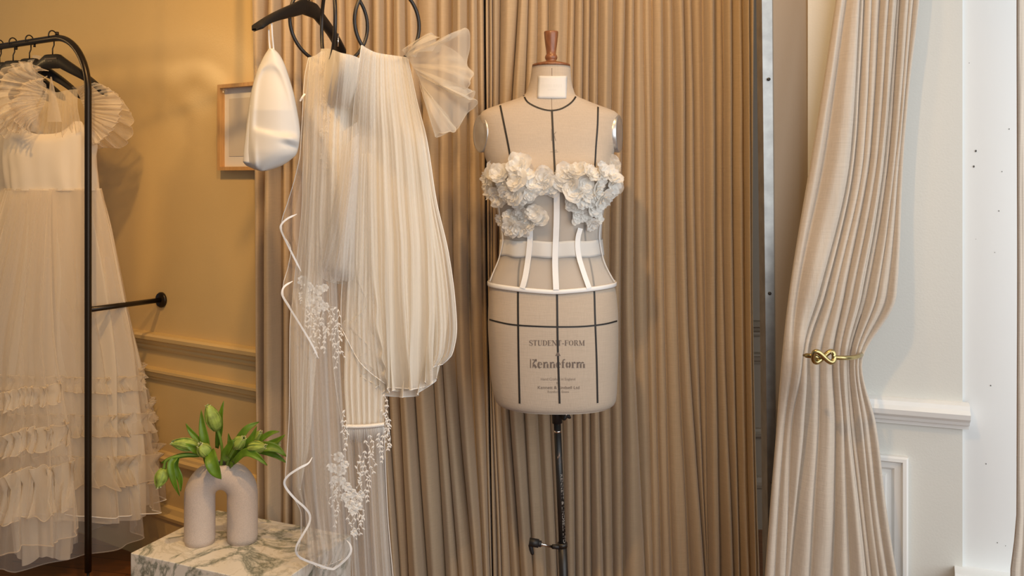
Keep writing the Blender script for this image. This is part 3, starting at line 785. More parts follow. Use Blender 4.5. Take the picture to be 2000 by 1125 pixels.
def bud(mb, mbf, c, ax, L, wd, seed=0, open_=.0):
    ax = Vector(ax).normalized(); s0 = ax.orthogonal().normalized(); s1 = ax.cross(s0); rnd = R(seed)
    for k in range(8):
        a = 2*math.pi*k/4+(.4 if k >= 4 else 0)+rnd.uniform(-.15, .15); inner = .82 if k >= 4 else 1.0
        rd = s0*math.cos(a)+s1*math.sin(a); td = ax.cross(rd); G = []; ln = L*rnd.uniform(.9, 1.08)
        for i in range(9):
            v = i/8; rr = wd*inner*(math.sin(math.pi*min(1, .12+v*.80))**.75)*(1-.25*v)+open_*wd*v*v*.30
            hwid = wd*1.02*math.sin(math.pi*min(.97, .14+.80*v))**.8
            row = []
            for j in range(7):
                u = (j/6-.5)*2
                curl = .0012*math.sin(u*9+k)*v*v
                row.append(list(Vector(c)+ax*(ln*v-.0015*abs(u)*v)+rd*(rr*(1-.30*u*u)+curl)+td*(hwid*u)))
            G.append(row)
        mb.grid(np.array(G))
        if mbf is not None:
            for _ in range(4):
                u = rnd.uniform(-.8, .8); p = Vector(c)+ax*(ln*rnd.uniform(.90, .97))+rd*(wd*.30*inner+open_*wd*.25)+td*(wd*.42*u)
                mbf.tube([p, p+ax*.002+td*rnd.uniform(-.001, .001), p+ax*.0036+td*rnd.uniform(-.002, .002)], [.0013, .0011, .0003], 5)
def leaf(mb, pts, w, facing=Vector((0, -1, .4)), seed=0, fold=.35):
    sp = spline(pts, 20); G = []; facing = Vector(facing)
    for i, p in enumerate(sp):
        v = i/19; tg = (sp[min(i+1, 19)]-sp[max(i-1, 0)]).normalized()
        sd = tg.cross(facing)
        sd = sd.normalized() if sd.length > 1e-4 else tg.orthogonal().normalized()
        nn = sd.cross(tg).normalized(); ww = w*(math.sin(math.pi*min(1, .10+.90*v)**.85)**.8)*.5+.0004
        G.append([list(p+sd*(ww*u)+nn*(fold*ww*(u*u)+.0012*math.sin(7*v+u*2+seed))) for u in (-1, -.6, -.2, 0.2, .6, 1)])
    mb.grid(np.array(G))
dv = vc.y
def V3(px, py, dd=0.0): return P(px, py, dv+dd)
tul = [ # stem points (px, py, depth offset), bud axis from the last two, bud length px, bud half-width px, openness, leaves
 ([(428, 930, 0), (434, 890, -.005), (431, 860, -.01), (424, 838, -.015)], (-.25, .95), 52, 14, .15, [([(404, 905, -.02), (402, 870, -.03), (396, 835, -.03), (393, 800, -.02)], 17), ([(424, 875, .01), (429, 840, .0), (431, 812, -.005), (437, 783, 0)], 13)]),
 ([(418, 925, 0), (408, 895, -.03), (395, 880, -.04), (384, 871, -.05)], (-.95, .22), 48, 12, .15, [([(400, 885, -.03), (388, 862, -.02), (372, 842, -.02), (363, 827, -.02)], 11), ([(402, 892, -.03), (385, 880, -.06), (370, 872, -.07), (352, 866, -.07)], 13)]),
 ([(420, 925, -.01), (412, 900, -.05), (405, 886, -.07)], (-.25, .45), 26, 13, .6, [([(412, 880, -.07), (414, 900, -.10), (421, 920, -.10), (432, 936, -.09)], 24)]),
 ([(415, 925, 0), (403, 893, -.03), (375, 888, -.05), (348, 891, -.06), (325, 900, -.06), (320, 917, -.06)], (-.22, -.97), 36, 12, .1, [([(345, 893, -.06), (334, 908, -.07), (340, 940, -.07), (351, 969, -.06)], 13), ([(348, 892, -.05), (342, 912, -.05), (352, 935, -.05), (353, 960, -.05)], 14), ([(390, 890, -.04), (360, 889, -.04), (330, 897, -.04), (315, 905, -.04)], 9)]),
 ([(440, 925, 0), (448, 895, -.03), (460, 872, -.05)], (.6, .62), 30, 12, .4, [([(444, 905, -.02), (462, 868, -.03), (482, 838, -.03), (506, 824, -.02)], 16), ([(440, 900, .0), (447, 880, .02), (449, 865, .02), (446, 846, .02)], 11)]),
 ([(446, 925, 0), (458, 898, -.03), (474, 882, -.05), (486, 875, -.06)], (.95, .15), 36, 12, .25, [([(455, 905, -.05), (478, 884, -.07), (500, 890, -.08), (522, 909, -.08)], 15), ([(448, 912, -.03), (472, 880, -.04), (492, 856, -.05), (502, 832, -.05)], 15)]),
 ([(448, 925, .01), (466, 895, .01), (488, 872, .01), (500, 860, .01)], (.45, .8), 24, 9, .3, [([(470, 890, .01), (505, 880, .0), (535, 888, -.01), (560, 904, -.01)], 13), ([(500, 866, .0), (518, 852, .0), (532, 845, .0), (546, 843, .0)], 10), ([(480, 880, .0), (515, 872, -.02), (540, 876, -.02), (560, 892, -.02)], 18)]),
 ([(448, 925, .02), (472, 890, .03), (505, 874, .03), (528, 870, .03)], (.9, .2), 22, 8, .2, [([(490, 880, .02), (520, 872, .02), (540, 862, .02), (557, 849, .02)], 15), ([(445, 900, -.03), (440, 888, -.05), (452, 866, -.06), (455, 858, -.06)], 14)]),
]
tlab = ['upright green tulip standing tallest in the arch vase', 'green tulip leaning left from the vase with a pointed bud', 'opening green tulip facing forward over the vase rim', 'drooping green tulip hanging low beside the vase, over the plinth edge',
        'half-open green tulip rising just right of the vase mouth', 'green tulip with a long bud lying out to the right, nearest the room', 'small green tulip bud with leaves reaching toward the curtain', 'smallest green tulip bud, farthest right toward the veils']
for k, (st, ax, L, wd, op, lv) in enumerate(tul):
    pts = [V3(*a) for a in st]; base = V3(432, 905, 0)
    tr = thing('tulip', tlab[k], 'tulip', (pts[0].x, pts[0].y, pts[0].z), 'green tulips in the arch vase')
    sp = spline(pts, 22); mb = MB(); mb.tube(sp, [.0042]*18+[.0038, .004, .0046, .005], 8); mb.build('stem', M['stem'], tr)
    axv = Vector((ax[0], -.25, ax[1])); mb, mf = MB(), MB(); bud(mb, mf, sp[-1]-axv.normalized()*.002, axv, L*dv/F, .90*wd*dv/F, k, op)
    bl = mb.build('bloom', M['bud'], tr, solid=.0006); mf.build('fringe', M['fringe'], bl)
    for j, (lp, w_) in enumerate(lv):
        mb = MB(); leaf(mb, [V3(*a) for a in lp], w_*.98*dv/F, seed=k+j); mb.build('leaf', M['leaf'], tr, solid=.0008)

# ------------------------------------------------------------------ dress form
DF = 2.35
TROW = [(131, 1039, 1114, .052, .052, 2.1), (158, 1035, 1116, .053, .054, 2.1), (175, 1030, 1120, .056, .058, 2.1), (187, 1023, 1125, .058, .062, 2.1), (196, 1000, 1145, .060, .066, 2.1), (204, 976, 1164, .062, .07, 2.15),
        (213, 951, 1189, .065, .075, 2.2), (220, 940, 1204, .068, .08, 2.3), (228, 937, 1208, .072, .084, 2.4), (245, 940, 1206, .080, .09, 2.5), (270, 942, 1203, .090, .095, 2.5), (297, 945, 1199, .098, .098, 2.4), (324, 953, 1193, .112, .098, 2.3),
        (352, 958, 1192, .122, .095, 2.3), (380, 967, 1184, .118, .09, 2.3), (410, 975, 1175, .106, .085, 2.2), (440, 980, 1171, .097, .08, 2.2), (468, 982, 1170, .092, .078, 2.2), (496, 980, 1173, .093, .084, 2.2), (522, 970, 1182, .098, .094, 2.2), (550, 958, 1197, .106, .106, 2.2),
        (572, 955, 1203, .111, .112, 2.2), (632, 953, 1207, .118, .118, 2.3), (680, 955, 1207, .117, .118, 2.3), (740, 959, 1205, .112, .114, 2.3), (776, 966, 1203, .107, .110, 2.3), (786, 972, 1199, .103, .106, 2.3), (791, 985, 1190, .096, .098, 2.3)]
TF = [pchip([(r[0], r[k]) for r in TROW]) for k in range(1, 6)]
def torso_pt(py, th, off=0.0):
    xl, xr, fr, bk, e = [f_(py) for f_ in TF]
    cx = (xl+xr)/2; hw = (xr-xl)/2/F*DF+off
    c, s_ = math.cos(th), math.sin(th)
    x = (cx-CX)/F*DF+hw*math.copysign(abs(c)**(2/e), c)
    dep = (fr if s_ > 0 else bk)+off
    bust = 0.0
    if s_ > 0:
        bust = .022*(math.exp(-((th-1.05)/.33)**2)+math.exp(-((th-2.09)/.33)**2))*math.exp(-((py-355)/34.0)**2)
    y = DF-math.copysign(abs(s_)**(2/e), s_)*dep-bust
    return Vector((x, y, HC-(py-HY)/F*DF))
NT = 120
def torso_grid(pys, off=0.0): return np.array([[list(torso_pt(y, 2*math.pi*j/NT, off)) for j in range(NT)] for y in pys])
pys = list(np.linspace(131, 785, 130))+[788, 791]
TG = torso_grid(pys)
base = Vector((P(1090, 790, DF).x, DF, 0))
fm = thing('dress_form', 'beige canvas tailor\'s dress form on a black pole in front of the curtain', 'dress form', base)
mb = MB(); b = mb.grid(TG, cu=True); mb.f.append(tuple(b+j for j in range(NT))); mb.f.append(tuple(b+(len(pys)-1)*NT+j for j in reversed(range(NT))))
torso = mb.build('torso', M['canvas'], fm)
TB = BVHTree.FromPolygons([tuple(v) for v in mb.v], [tuple(f_) for f_ in mb.f])
EYE = Vector((0, 0, HC))
def on_torso(px, py, off=0.0, bvh=None):
    dr_ = (P(px, py, 1.0)-EYE).normalized(); loc, nr, i, ds = (bvh or TB).ray_cast(EYE, dr_)
    if loc is None:
        loc = P(px, py, DF-.03); nr = Vector((0, -1, 0))
    if nr.dot(dr_) > 0: nr = -nr
    return loc+nr*off, nr
def dens(pts, step=5.0):
    out = []
    sp = spline([Vector((x, y, 0)) for x, y in pts], max(8, int(sum(math.dist(pts[i], pts[i+1]) for i in range(len(pts)-1))/step)))
    return [(p.x, p.y) for p in sp]
def strip(pts, wpx, off, t, step=5.0):
    q_ = [on_torso(x, y, off) for x, y in dens(pts, step)]
    mb = MB(); mb.ribbon([a for a, n_ in q_], [n_ for a, n_ in q_], wpx*DF/F, t); return mb
for pts, w in (([(1023, 187), (1030, 199), (1045, 208), (1062, 214), (1078, 216), (1095, 213), (1110, 205), (1119, 197), (1124.5, 189)], 3.2),
               ([(1078, 217), (1080, 260), (1082, 300), (1084, 345), (1086, 420), (1087, 500), (1088, 580), (1089, 660), (1091, 730), (1093, 788)], 3.7),
               ([(977, 206), (985, 245), (993, 285), (999, 320), (1006, 360)], 3.7),
               ([(1022, 480), (1014, 520), (1012, 560), (1012, 620), (1013, 700), (1015, 788)], 3.7),
               ([(1168, 209), (1167, 245), (1164, 285), (1162, 320), (1158, 360)], 3.4),
               ([(1141, 440), (1145, 480), (1154, 520), (1160, 560), (1162, 620), (1165, 700), (1167, 787)], 3.7),
               ([(956, 624), (970, 628), (1000, 634), (1040, 637), (1090, 638.5), (1140, 637.5), (1180, 633), (1205, 627)], 3.0)):
    strip(pts, w, .0003, .0005).build('style_tape', M['tape'], fm, smooth=False)
strip([(1078, 133), (1078, 150), (1077.5, 190), (1078, 214)], 1.0, .0002, .0004).build('neck_seam', M['print_faint'], fm)
# neck block and finial
cx0 = P(1076.5, 131, DF)
prof_px = [(0.1, 62), (13.4, 62), (14, 63.5), (13.6, 70), (12.0, 85), (10.2, 97), (9.2, 106), (10.8, 108.5), (12.0, 111), (12.2, 113.5), (11.4, 116), (9.6, 118.5), (10.5, 119.8), (14.5, 120.8), (25, 123.2), (35.5, 126), (37, 127), (37.3, 131), (.1, 131)]
k_ = DF/F
prof = [(r*k_, (131-y)*k_) for r, y in prof_px]
mb = MB(); mb.lathe(prof[:13], Vector((cx0.x, cx0.y, cx0.z+.0005)), (0, 0, 1), 36); fin = mb.build('finial', M['wood_dark'], fm)
mb = MB(); mb.lathe(prof[12:], Vector((cx0.x, cx0.y, cx0.z+.0005)), (0, 0, 1), 48); mb.build('neck_cap', M['wood_dark'], fm)
# armhole plates
for sx, px, lean in ((-1, 939.5, -.55), (1, 1207.5, -.35)):
    c = P(px, 261, DF-.010); axv = Vector((sx, lean, -.10)).normalized()
    mb = MB(); q_ = axv.to_track_quat('Z', 'Y').to_matrix(); A = []
    for r, h in ((.0002, .006), (.6, .0055), (.88, .004), (.95, .005), (1.0, .003), (1.0, -.012)):
        A.append([list(c+axv*(h-.001)+(Vector((0, 0, 1))*(.051*r*math.sin(a))+axv.cross(Vector((0, 0, 1))).normalized()*(.043*r*math.cos(a)))) for a in [2*math.pi*j/40 for j in range(40)]])
    mb.grid(np.array(A), cu=True); mb.build('armhole_plate', M['plate'], fm)
# neck label
A = []
for i in range(9):
    row = []
    for j in range(13):
        u, v = j/12, i/8; x = (1051+54.5*u)+(1-v)*1.2-(1-u)*v*1.4; y = 148+44*v+.6*math.sin(3*u)
        row.append(list(on_torso(x, y, .0016)[0]))
    A.append(row)
mb = MB(); mb.grid(np.array(A)); lb = mb.build('neck_label', M['label'], fm, solid=.0012)
lb['label'] = 'white woven label on the neck'
mb = MB(); rnd = R(4)
x = 1058.0
while x < 1097:
    w = rnd.uniform(1.8, 3.4); h = rnd.choice((6, 6, 7))
    for (dx, y0, y1) in ((0, 165, 165+h), (w, 165, 165+h)) if rnd.random() < .6 else ((w/2, 165, 165+h),):
        q_ = [on_torso(x+dx+e, yy, .0023)[0] for e, yy in ((-.3, y0), (.3, y0), (.3, y1), (-.3, y1))]; mb.poly(q_, [(0, 1, 2, 3)])
    x += w+1.8
for yy, xa, xb in ((175.5, 1070, 1087), (188, 1068, 1090)):
    xx = xa
    while xx < xb:
        q_ = [on_torso(xx+e, y2, .0023)[0] for e, y2 in ((0, yy), (.9, yy), (.9, yy+1.3), (0, yy+1.3))]; mb.poly(q_, [(0, 1, 2, 3)]); xx += 1.7
M['label_ink'] = plain('label_ink', (.60, .60, .60), .8)
mb.build('woven_letters', M['label_ink'], lb, smooth=False)

# printed lettering: strokes on a 0..1 high cell
def arc(cx, cy, rx, ry, a0, a1, n=14):
    return [(cx+rx*math.cos(math.radians(a0+(a1-a0)*i/(n-1))), cy+ry*math.sin(math.radians(a0+(a1-a0)*i/(n-1)))) for i in range(n)]
TK, TN = .20, .055     # thick and thin stroke
def G_(w, *st): return (w, st)
def sv(x, y0=0, y1=1, k=TK): return ([(x, y0), (x, y1)], k)
def sh(x0, x1, y, k=TN): return ([(x0, y), (x1, y)], k)
CAP = {
 'S': G_(.62, (arc(.31, .74, .22, .24, 20, 150), .07), (arc(.29, .74, .19, .22, 140, 215)+[(.30, .55), (.42, .44)], .15), (arc(.33, .25, .20, .23, 55, -30), .15), (arc(.31, .25, .24, .23, -30, -165), .07), sv(.54, .72, .95, .04), sv(.06, .05, .28, .04)),
 'T': G_(.72, sv(.36, .0, .97, .19), sh(.05, .67, .97, .07), sh(.24, .48, .03), sv(.07, .74, .97, .05), sv(.65, .74, .97, .05)),
 'U': G_(.80, (([(.20, .97), (.20, .30)]+arc(.40, .28, .20, .26, 180, 250)), .18), (arc(.42, .28, .22, .26, 250, 360)+[(.64, .97)], .06), sh(.04, .36, .97), sh(.52, .78, .97)),
 'D': G_(.80, sv(.20, .02, .97, .19), sh(.04, .36, .97), sh(.04, .36, .03), (arc(.34, .5, .34, .47, 88, 40), .07), (arc(.36, .5, .33, .46, 45, -45), .17), (arc(.34, .5, .34, .47, -40, -88), .07)),
 'E': G_(.72, sv(.20, .02, .97, .19), sh(.04, .66, .97), sh(.04, .66, .03), sh(.28, .50, .5), sv(.50, .38, .62, .045), sv(.65, .74, .98, .045), sv(.65, .02, .26, .045)),
 'N': G_(.86, sv(.16, .02, .97, .055), ([(.14, .97), (.72, .03)], .19), sv(.72, .03, .97, .055), sh(.03, .28, .97), sh(.03, .29, .03), sh(.59, .85, .97)),
 '-': G_(.44, sh(.06, .38, .36, .09)),
 'F': G_(.68, sv(.20, .02, .97, .19), sh(.04, .64, .97), sh(.04, .36, .03), sh(.28, .50, .5), sv(.50, .38, .62, .045), sv(.63, .72, .98, .045)),
 'O': G_(.82, (arc(.41, .5, .28, .46, 130, 230), .17), (arc(.41, .5, .28, .46, -50, 50), .17), (arc(.41, .5, .30, .46, 55, 125), .06), (arc(.41, .5, .30, .46, 235, 305), .06)),
 'R': G_(.82, sv(.20, .02, .97, .19), sh(.04, .40, .97), sh(.04, .36, .03), (arc(.36, .73, .24, .23, 88, -88), .12), ([(.42, .50), (.66, .08)], .17), sh(.58, .82, .03)),
 'M': G_(1.0, sv(.15, .02, .97, .055), ([(.15, .97), (.48, .06)], .17), ([(.48, .06), (.78, .97)], .05), sv(.80, .02, .97, .19), sh(.03, .27, .03), sh(.64, .97, .03), sh(.03, .2, .97), sh(.8, .97, .97)),
 'K': G_(.98, sv(.10, .0, 1.08, .10), ([(.32, 1.0), (.62, .98)], .10), ([(.80, 1.05), (.42, .52)], .14), ([(.78, 1.07), (.80, .80)], .22), ([(.44, .5), (.40, .04)], .10), ([(.52, .42), (.84, .02)], .24)),
 'e': G_(.70, (arc(.34, .36, .22, .32, 100, 270), .22), (arc(.36, .36, .23, .31, 90, 10), .10), sh(.28, .60, .38, .06), (arc(.36, .34, .24, .31, 270, 320), .07)),
 'n': G_(.86, sv(.20, .02, .70, .21), sh(.04, .38, .03), sh(.04, .22, .68), (arc(.46, .46, .17, .22, 160, 30), .14), sv(.64, .02, .50, .21), sh(.50, .82, .03)),
 'f': G_(.56, sv(.22, .02, .78, .21), (arc(.40, .78, .18, .24, 180, 60), .12), sh(.04, .48, .66, .06), sh(.06, .42, .03)),
 'o': G_(.74, (arc(.36, .36, .22, .31, 110, 250), .21), (arc(.36, .36, .22, .31, -70, 70), .21)),
 'r': G_(.62, sv(.20, .02, .70, .21), sh(.04, .40, .03), sh(.04, .22, .68), (arc(.46, .50, .14, .18, 140, 60), .14), ([(.48, .66), (.52, .54)], .14)),
 'm': G_(1.28, sv(.20, .02, .70, .21), sh(.04, .36, .03), sh(.04, .22, .68), (arc(.45, .46, .16, .22, 160, 30), .14), sv(.62, .02, .50, .21), (arc(.86, .46, .16, .22, 160, 30), .14), sv(1.04, .02, .50, .21), sh(.92, 1.20, .03), sh(.50, .74, .03)),
}
def lettering(text, x0, x1, ybase, hpx, slope=0.0):
    tot = sum(CAP[c][0] for c in text); sx = (x1-x0)/tot; mb = MB(); x = x0
    for c in text:
        w, st = CAP[c]
        for pts, k in st:
            pp = [(x+a*sx, ybase-b_*hpx) for a, b_ in pts]
            if len(pp) == 2: pp = [(pp[0][0]+(pp[1][0]-pp[0][0])*i/4, pp[0][1]+(pp[1][1]-pp[0][1])*i/4) for i in range(5)]
            hk = k*hpx/2; A = []
            for i in range(len(pp)):
                a, b_ = pp[max(i-1, 0)], pp[min(i+1, len(pp)-1)]; dx, dy = b_[0]-a[0], b_[1]-a[1]; l = math.hypot(dx, dy) or 1
                nx, ny = -dy/l*hk, dx/l*hk
                A.append([list(on_torso(pp[i][0]+nx, pp[i][1]+ny, .0007)[0]), list(on_torso(pp[i][0]-nx, pp[i][1]-ny, .0007)[0])])
            mb.grid(np.array(A))
        x += w*sx
    return mb
lettering('STUDENT-FORM', 1033.5, 1142.5, 675, 10.5).build('printed_text', M['print'], fm, smooth=False)
lettering('Kenneform', 1035, 1144, 718.5, 16).build('printed_text', M['print'], fm, smooth=False)
mb = MB(); mb.poly([on_torso(x, y, .0009)[0] for x, y in ((1084.5, 695), (1095, 695), (1091, 687.5), (1088, 689))], [(0, 1, 2, 3)]); mb.build('printed_mark', M['print'], fm, smooth=False)
def font_text(text, xc, ybase, hpx, wpx, mat, parent, vertical=None):
    cu = bpy.data.curves.new('t', 'FONT'); cu.body = text; cu.align_x = 'CENTER'; cu.size = 1.0
    to = bpy.data.objects.new('t', cu); COL.objects.link(to)
    bpy.context.view_layer.update()
    me = bpy.data.meshes.new_from_object(to.evaluated_get(bpy.context.evaluated_depsgraph_get()))
    vs_ = [v.co.copy() for v in me.vertices]; fs_ = [tuple(p.vertices) for p in me.polygons]
    bpy.data.objects.remove(to); bpy.data.curves.remove(cu); bpy.data.meshes.remove(me)
    wx = max(v.x for v in vs_)-min(v.x for v in vs_)
    mb = MB(); sx = wpx/wx
    for v in vs_:
        if vertical is None: mb.v.append(tuple(on_torso(xc+v.x*sx, ybase-v.y*hpx*1.38, .0007)[0]))
        else: mb.v.append(tuple(vertical(v.x*sx, v.y*hpx*1.38)))
    mb.f = fs_; return mb.build('printed_text', mat, parent, smooth=False)
font_text('Hand Crafted in England', 1090, 742.5, 5.0, 67, M['print_faint'], fm)
font_text('By', 1089.5, 750, 4.5, 5.5, M['print_faint'], fm)
font_text('Kennett & Lindsell Ltd', 1091, 759.5, 6.0, 81, M['print'], fm)
font_text('Romford, Essex', 1090.5, 767, 4.5, 42, M['print_faint'], fm)
for grp in (((1077.5, 252, 1077.5, 275, 1.6), (1077.7, 264, 1081, 264.5, .9), (1081, 264.5, 1086, 257.5, 1.2), (1082.2, 264, 1085.5, 275, 1.5)), ((1075, 296.7, 1090, 296.7, .9),), ((1083, 293.5, 1088, 293.5, .9),)):
    mb = MB()
    for a, b_, c, d_, w in grp:
        mb_ = strip([(a, b_), (c, d_)], w, .0003, .0003, 3.0); k = len(mb.v); mb.v += mb_.v; mb.f += [tuple(i+k for i in f_) for f_ in mb_.f]
    mb.build('printed_mark', M['print_faint'], fm, smooth=False)
# pole
pt, pb = P(1087, 792, DF), P(1101, 1125, DF); pdir = (pb-pt).normalized(); gz = (pb.z-.06)/(-pdir.z); pfloor = pb+pdir*gz
def PL(py): t = (py-792)/(1125-792); return pt.lerp(pb, t)
mb = MB(); mb.tube([PL(788), PL(826)], 9.8*k_, 20); mb.build('collar', M['black_soft'], fm)
mb = MB(); mb.tube([PL(820), PL(1075)], 7.1*k_, 20); mb.build('pole', M['pole'], fm)
mb = MB(); mb.tube([PL(1060), PL(1068)], 9.8*k_, 20); mb.tube([PL(1062), pfloor], 8.8*k_, 20); mb.build('lower_tube', M['black'], fm)
mb = MB(); mb.tube([PL(840), PL(844)], 7.5*k_, 20); mb.build('clip_ring', M['chrome'], fm)
def vert(x, y):
    py = 925+ (x+66) ; a = y/ (7.1)*0.9+.25; c = PL(py); r = 7.25*k_
    return c+Vector((math.sin(a)*r, -math.cos(a)*r, 0))
font_text('KENNETT & LINDSELL LTD', 0, 0, 6.0, 134, M['pole_ink'], fm, vertical=vert)
# star knob under the torso
mb = MB(); kc = P(1104.5, 808.5, DF-.028); ks = 13.5*k_
ring = [(ks*(1.0+.30*math.cos(5*a)), a) for a in [2*math.pi*j/60 for j in range(60)]]
ax_ = Vector((.35, -1, .05)).normalized(); q_ = ax_.to_track_quat('Z', 'Y').to_matrix(); A = []
for sc_, h in ((.001, .010), (.6, .010), (.86, .008), (.93, .003), (.93, -.006), (.8, -.010), (.001, -.010)):
    A.append([list(kc+q_ @ Vector((r*sc_*.78*math.cos(a+.5), r*sc_*.78*math.sin(a+.5), h))) for r, a in ring])
mb.grid(np.array(A), cu=True); mb.tube([kc, PL(808)], .006, 10); kn = mb.build('clamp_knob', M['black_soft'], fm)
mb = MB(); mb.lathe([(.0001, .0125), (.0022, .0125), (.0024, .010)], kc+Vector((-.002, 0, 0)), ax_, 12); mb.build('screw', M['chrome'], kn)
# clamp lever near the bottom edge
dl = DF-.03
mb = MB(); mb.tube([P(1034, 1058.5, dl), P(1052, 1061.5, dl)], 8.0*k_, 16); mb.tube([P(1050, 1061.2, dl), P(1057, 1062.4, dl)], 6.0*k_, 14)
mb.tube(spline([P(1036, 1064, dl), P(1038, 1074, dl), P(1040.5, 1083, dl)], 8), [4.4*k_]*4+[4*k_, 3.8*k_, 3.6*k_, 2.4*k_], 10); lv_ = mb.build('clamp_lever', M['black_soft'], fm)
mb = MB(); mb.tube([P(1056, 1062.4, dl), P(1081, 1068.5, dl+.025)], 2.5*k_, 12); mb.tube([P(1056, 1062.4, dl), P(1059.5, 1063.3, dl)], 4.2*k_, 12); mb.build('bolt', M['chrome'], lv_)
mb = MB(); mb.tube([P(1079, 1067.5, dl+.02), PL(1069)], 4.4*k_, 12); mb.build('boss', M['black_soft'], fm)
mb = MB()
for a in range(4):
    an = math.pi/4+a*math.pi/2; e = Vector((math.cos(an)*.24, math.sin(an)*.20, 0))
    mb.tube(spline([pfloor+Vector((0, 0, .06)), pfloor+e*.5+Vector((0, 0, .02)), Vector((pfloor.x+e.x, pfloor.y+e.y, .022))], 8), .011, 10)
    mb.lathe([(.0001, 0), (.014, 0), (.016, .01), (.012, .02), (.0001, .02)], (pfloor.x+e.x, pfloor.y+e.y, .002), (0, 0, 1), 14)
mb.build('base', M['black'], fm)

# ------------------------------------------------------------------ corset on the form
ct = thing('corset', 'sheer white boned corset with organza flowers, worn by the dress form', 'corset', P(1086, 560, DF-.12))
def hem_py(th):
    f_ = max(0, math.sin(th)); c = abs(math.cos(th)); return 553+7.0*f_*(1-c)
A = []
for i in range(46):
    v = i/45; row = []
    for j in range(NT):
        th = 2*math.pi*j/NT; top = 338-14*max(0, math.sin(th))*(math.exp(-((th-1.05)/.3)**2)+math.exp(-((th-2.09)/.3)**2))
        row.append(list(torso_pt(top+(hem_py(th)-top)*v, th, .0045+.002*math.sin(math.pi*v))))
    A.append(row)
A = np.array(A); mb = MB(); mb.grid(A, cu=True); mb.build('mesh_panel', M['mesh'], ct)
TB2 = BVHTree.FromPolygons([tuple(v) for v in mb.v], [tuple(f_) for f_ in mb.f])
hemc = [Vector(p) for p in A[-1]]
HC_ = []
for j in range(NT):
    p = hemc[j]; o_ = Vector((p.x-P(1081, 0, DF).x, p.y-DF, 0)).normalized(); HC_.append((p, o_))
mb = MB(); G = [[list(p+o_*.0015+Vector((0, 0, .0065))), list(p+o_*.0035+Vector((0, 0, .004))), list(p+o_*.0035-Vector((0, 0, .004))), list(p+o_*.001-Vector((0, 0, .0065))), list(p-o_*.001)] for p, o_ in HC_]
mb.grid(np.array(G), cu=True, cv=True); mb.build('hem_binding', M['satin_tape'], ct)
G = []
for i in range(7):
    v = i/6; row = []
    for j in range(NT):
        th = 2*math.pi*j/NT; y = 466+31*v+1.0*math.sin(9*th); row.append(list(torso_pt(y, th, .0075+.0014*math.sin(11*th+1.2)+.0008*math.sin(math.pi*v))))
    G.append(row)
mb = MB(); mb.grid(np.array(G), cu=True); mb.build('waistband', M['satin'], ct, solid=.001)
def on_corset(px, py, off):
    return on_torso(px, py, off, TB2)
def cstrip(pts, wpx, off, t):
    q_ = [on_corset(x, y, off) for x, y in dens(pts, 6)]; mb = MB(); mb.ribbon([a for a, n_ in q_], [n_ for a, n_ in q_], wpx*(DF-.1)/F, t); return mb
for pts, w in (([(1087, 350), (1087, 400), (1086, 450), (1084, 510), (1086, 566)], 11.5), ([(1034, 412), (1036, 440), (1036, 470), (1032, 510), (1026, 545), (1021, 563)], 11), ([(1132, 445), (1128, 460), (1126.5, 480), (1130, 505), (1139, 535), (1149, 563)], 10.5),
               ([(976, 395), (982, 440), (985, 470), (978, 505), (966, 535), (960, 550)], 3), ([(1174, 395), (1169, 440), (1168, 470), (1176, 510), (1190, 540), (1197, 551)], 3)):
    cstrip(pts, w, .0048, .0012).build('boning', M['satin_tape'], ct, smooth=False)
# organza flowers
def flower_mesh(seed, name):
    rnd = R(seed); mb = MB()
    for ringn, (cnt, rad, cup) in enumerate(((6, 1.0, .35), (5, .72, .75), (4, .42, 1.2))):
        for k in range(cnt):
            a = 2*math.pi*k/cnt+rnd.uniform(-.3, .3)+ringn*.5; ln = rad*rnd.uniform(.85, 1.12); wd = ln*rnd.uniform(.50, .66); ph = rnd.uniform(0, 6); tw = rnd.uniform(-.3, .3); cu = cup*rnd.uniform(.6, 1.3)
            G = []
            for i in range(9):
                v = i/8; row = []
                w = wd*(math.sin(math.pi*(.06+.80*v))**.65)
                for j in range(9):
                    u = (j/8-.5)*2
                    r = ln*v*(1-.10*u*u*v)+.02*math.sin(11*u+ph)*v**3; h = cu*v*v*ln*.55+.09*math.sin(3.2*u+ph)*v*v+.022*math.sin(8*u+ph*2)*v**3+tw*u*v*.3+.02*ringn
                    ca, sa = math.cos(a), math.sin(a); y = w*u
                    row.append([r*ca-y*sa, r*sa+y*ca, h])
                G.append(row)
            mb.grid(np.array(G))
    me = bpy.data.meshes.new(name); me.from_pydata(mb.v, [], mb.f); me.polygons.foreach_set('use_smooth', [True]*len(me.polygons)); me.materials.append(M['petal']); return me
FM = [flower_mesh(s_, 'flower') for s_ in range(7)]
rnd = R(11)
fl_pts = []
def inside(px, py, poly):
    c = False; n = len(poly)
    for i in range(n):
        x1, y1 = poly[i]; x2, y2 = poly[i-1]
        if (y1 > py) != (y2 > py) and px < (x2-x1)*(py-y1)/(y2-y1)+x1: c = not c
    return c
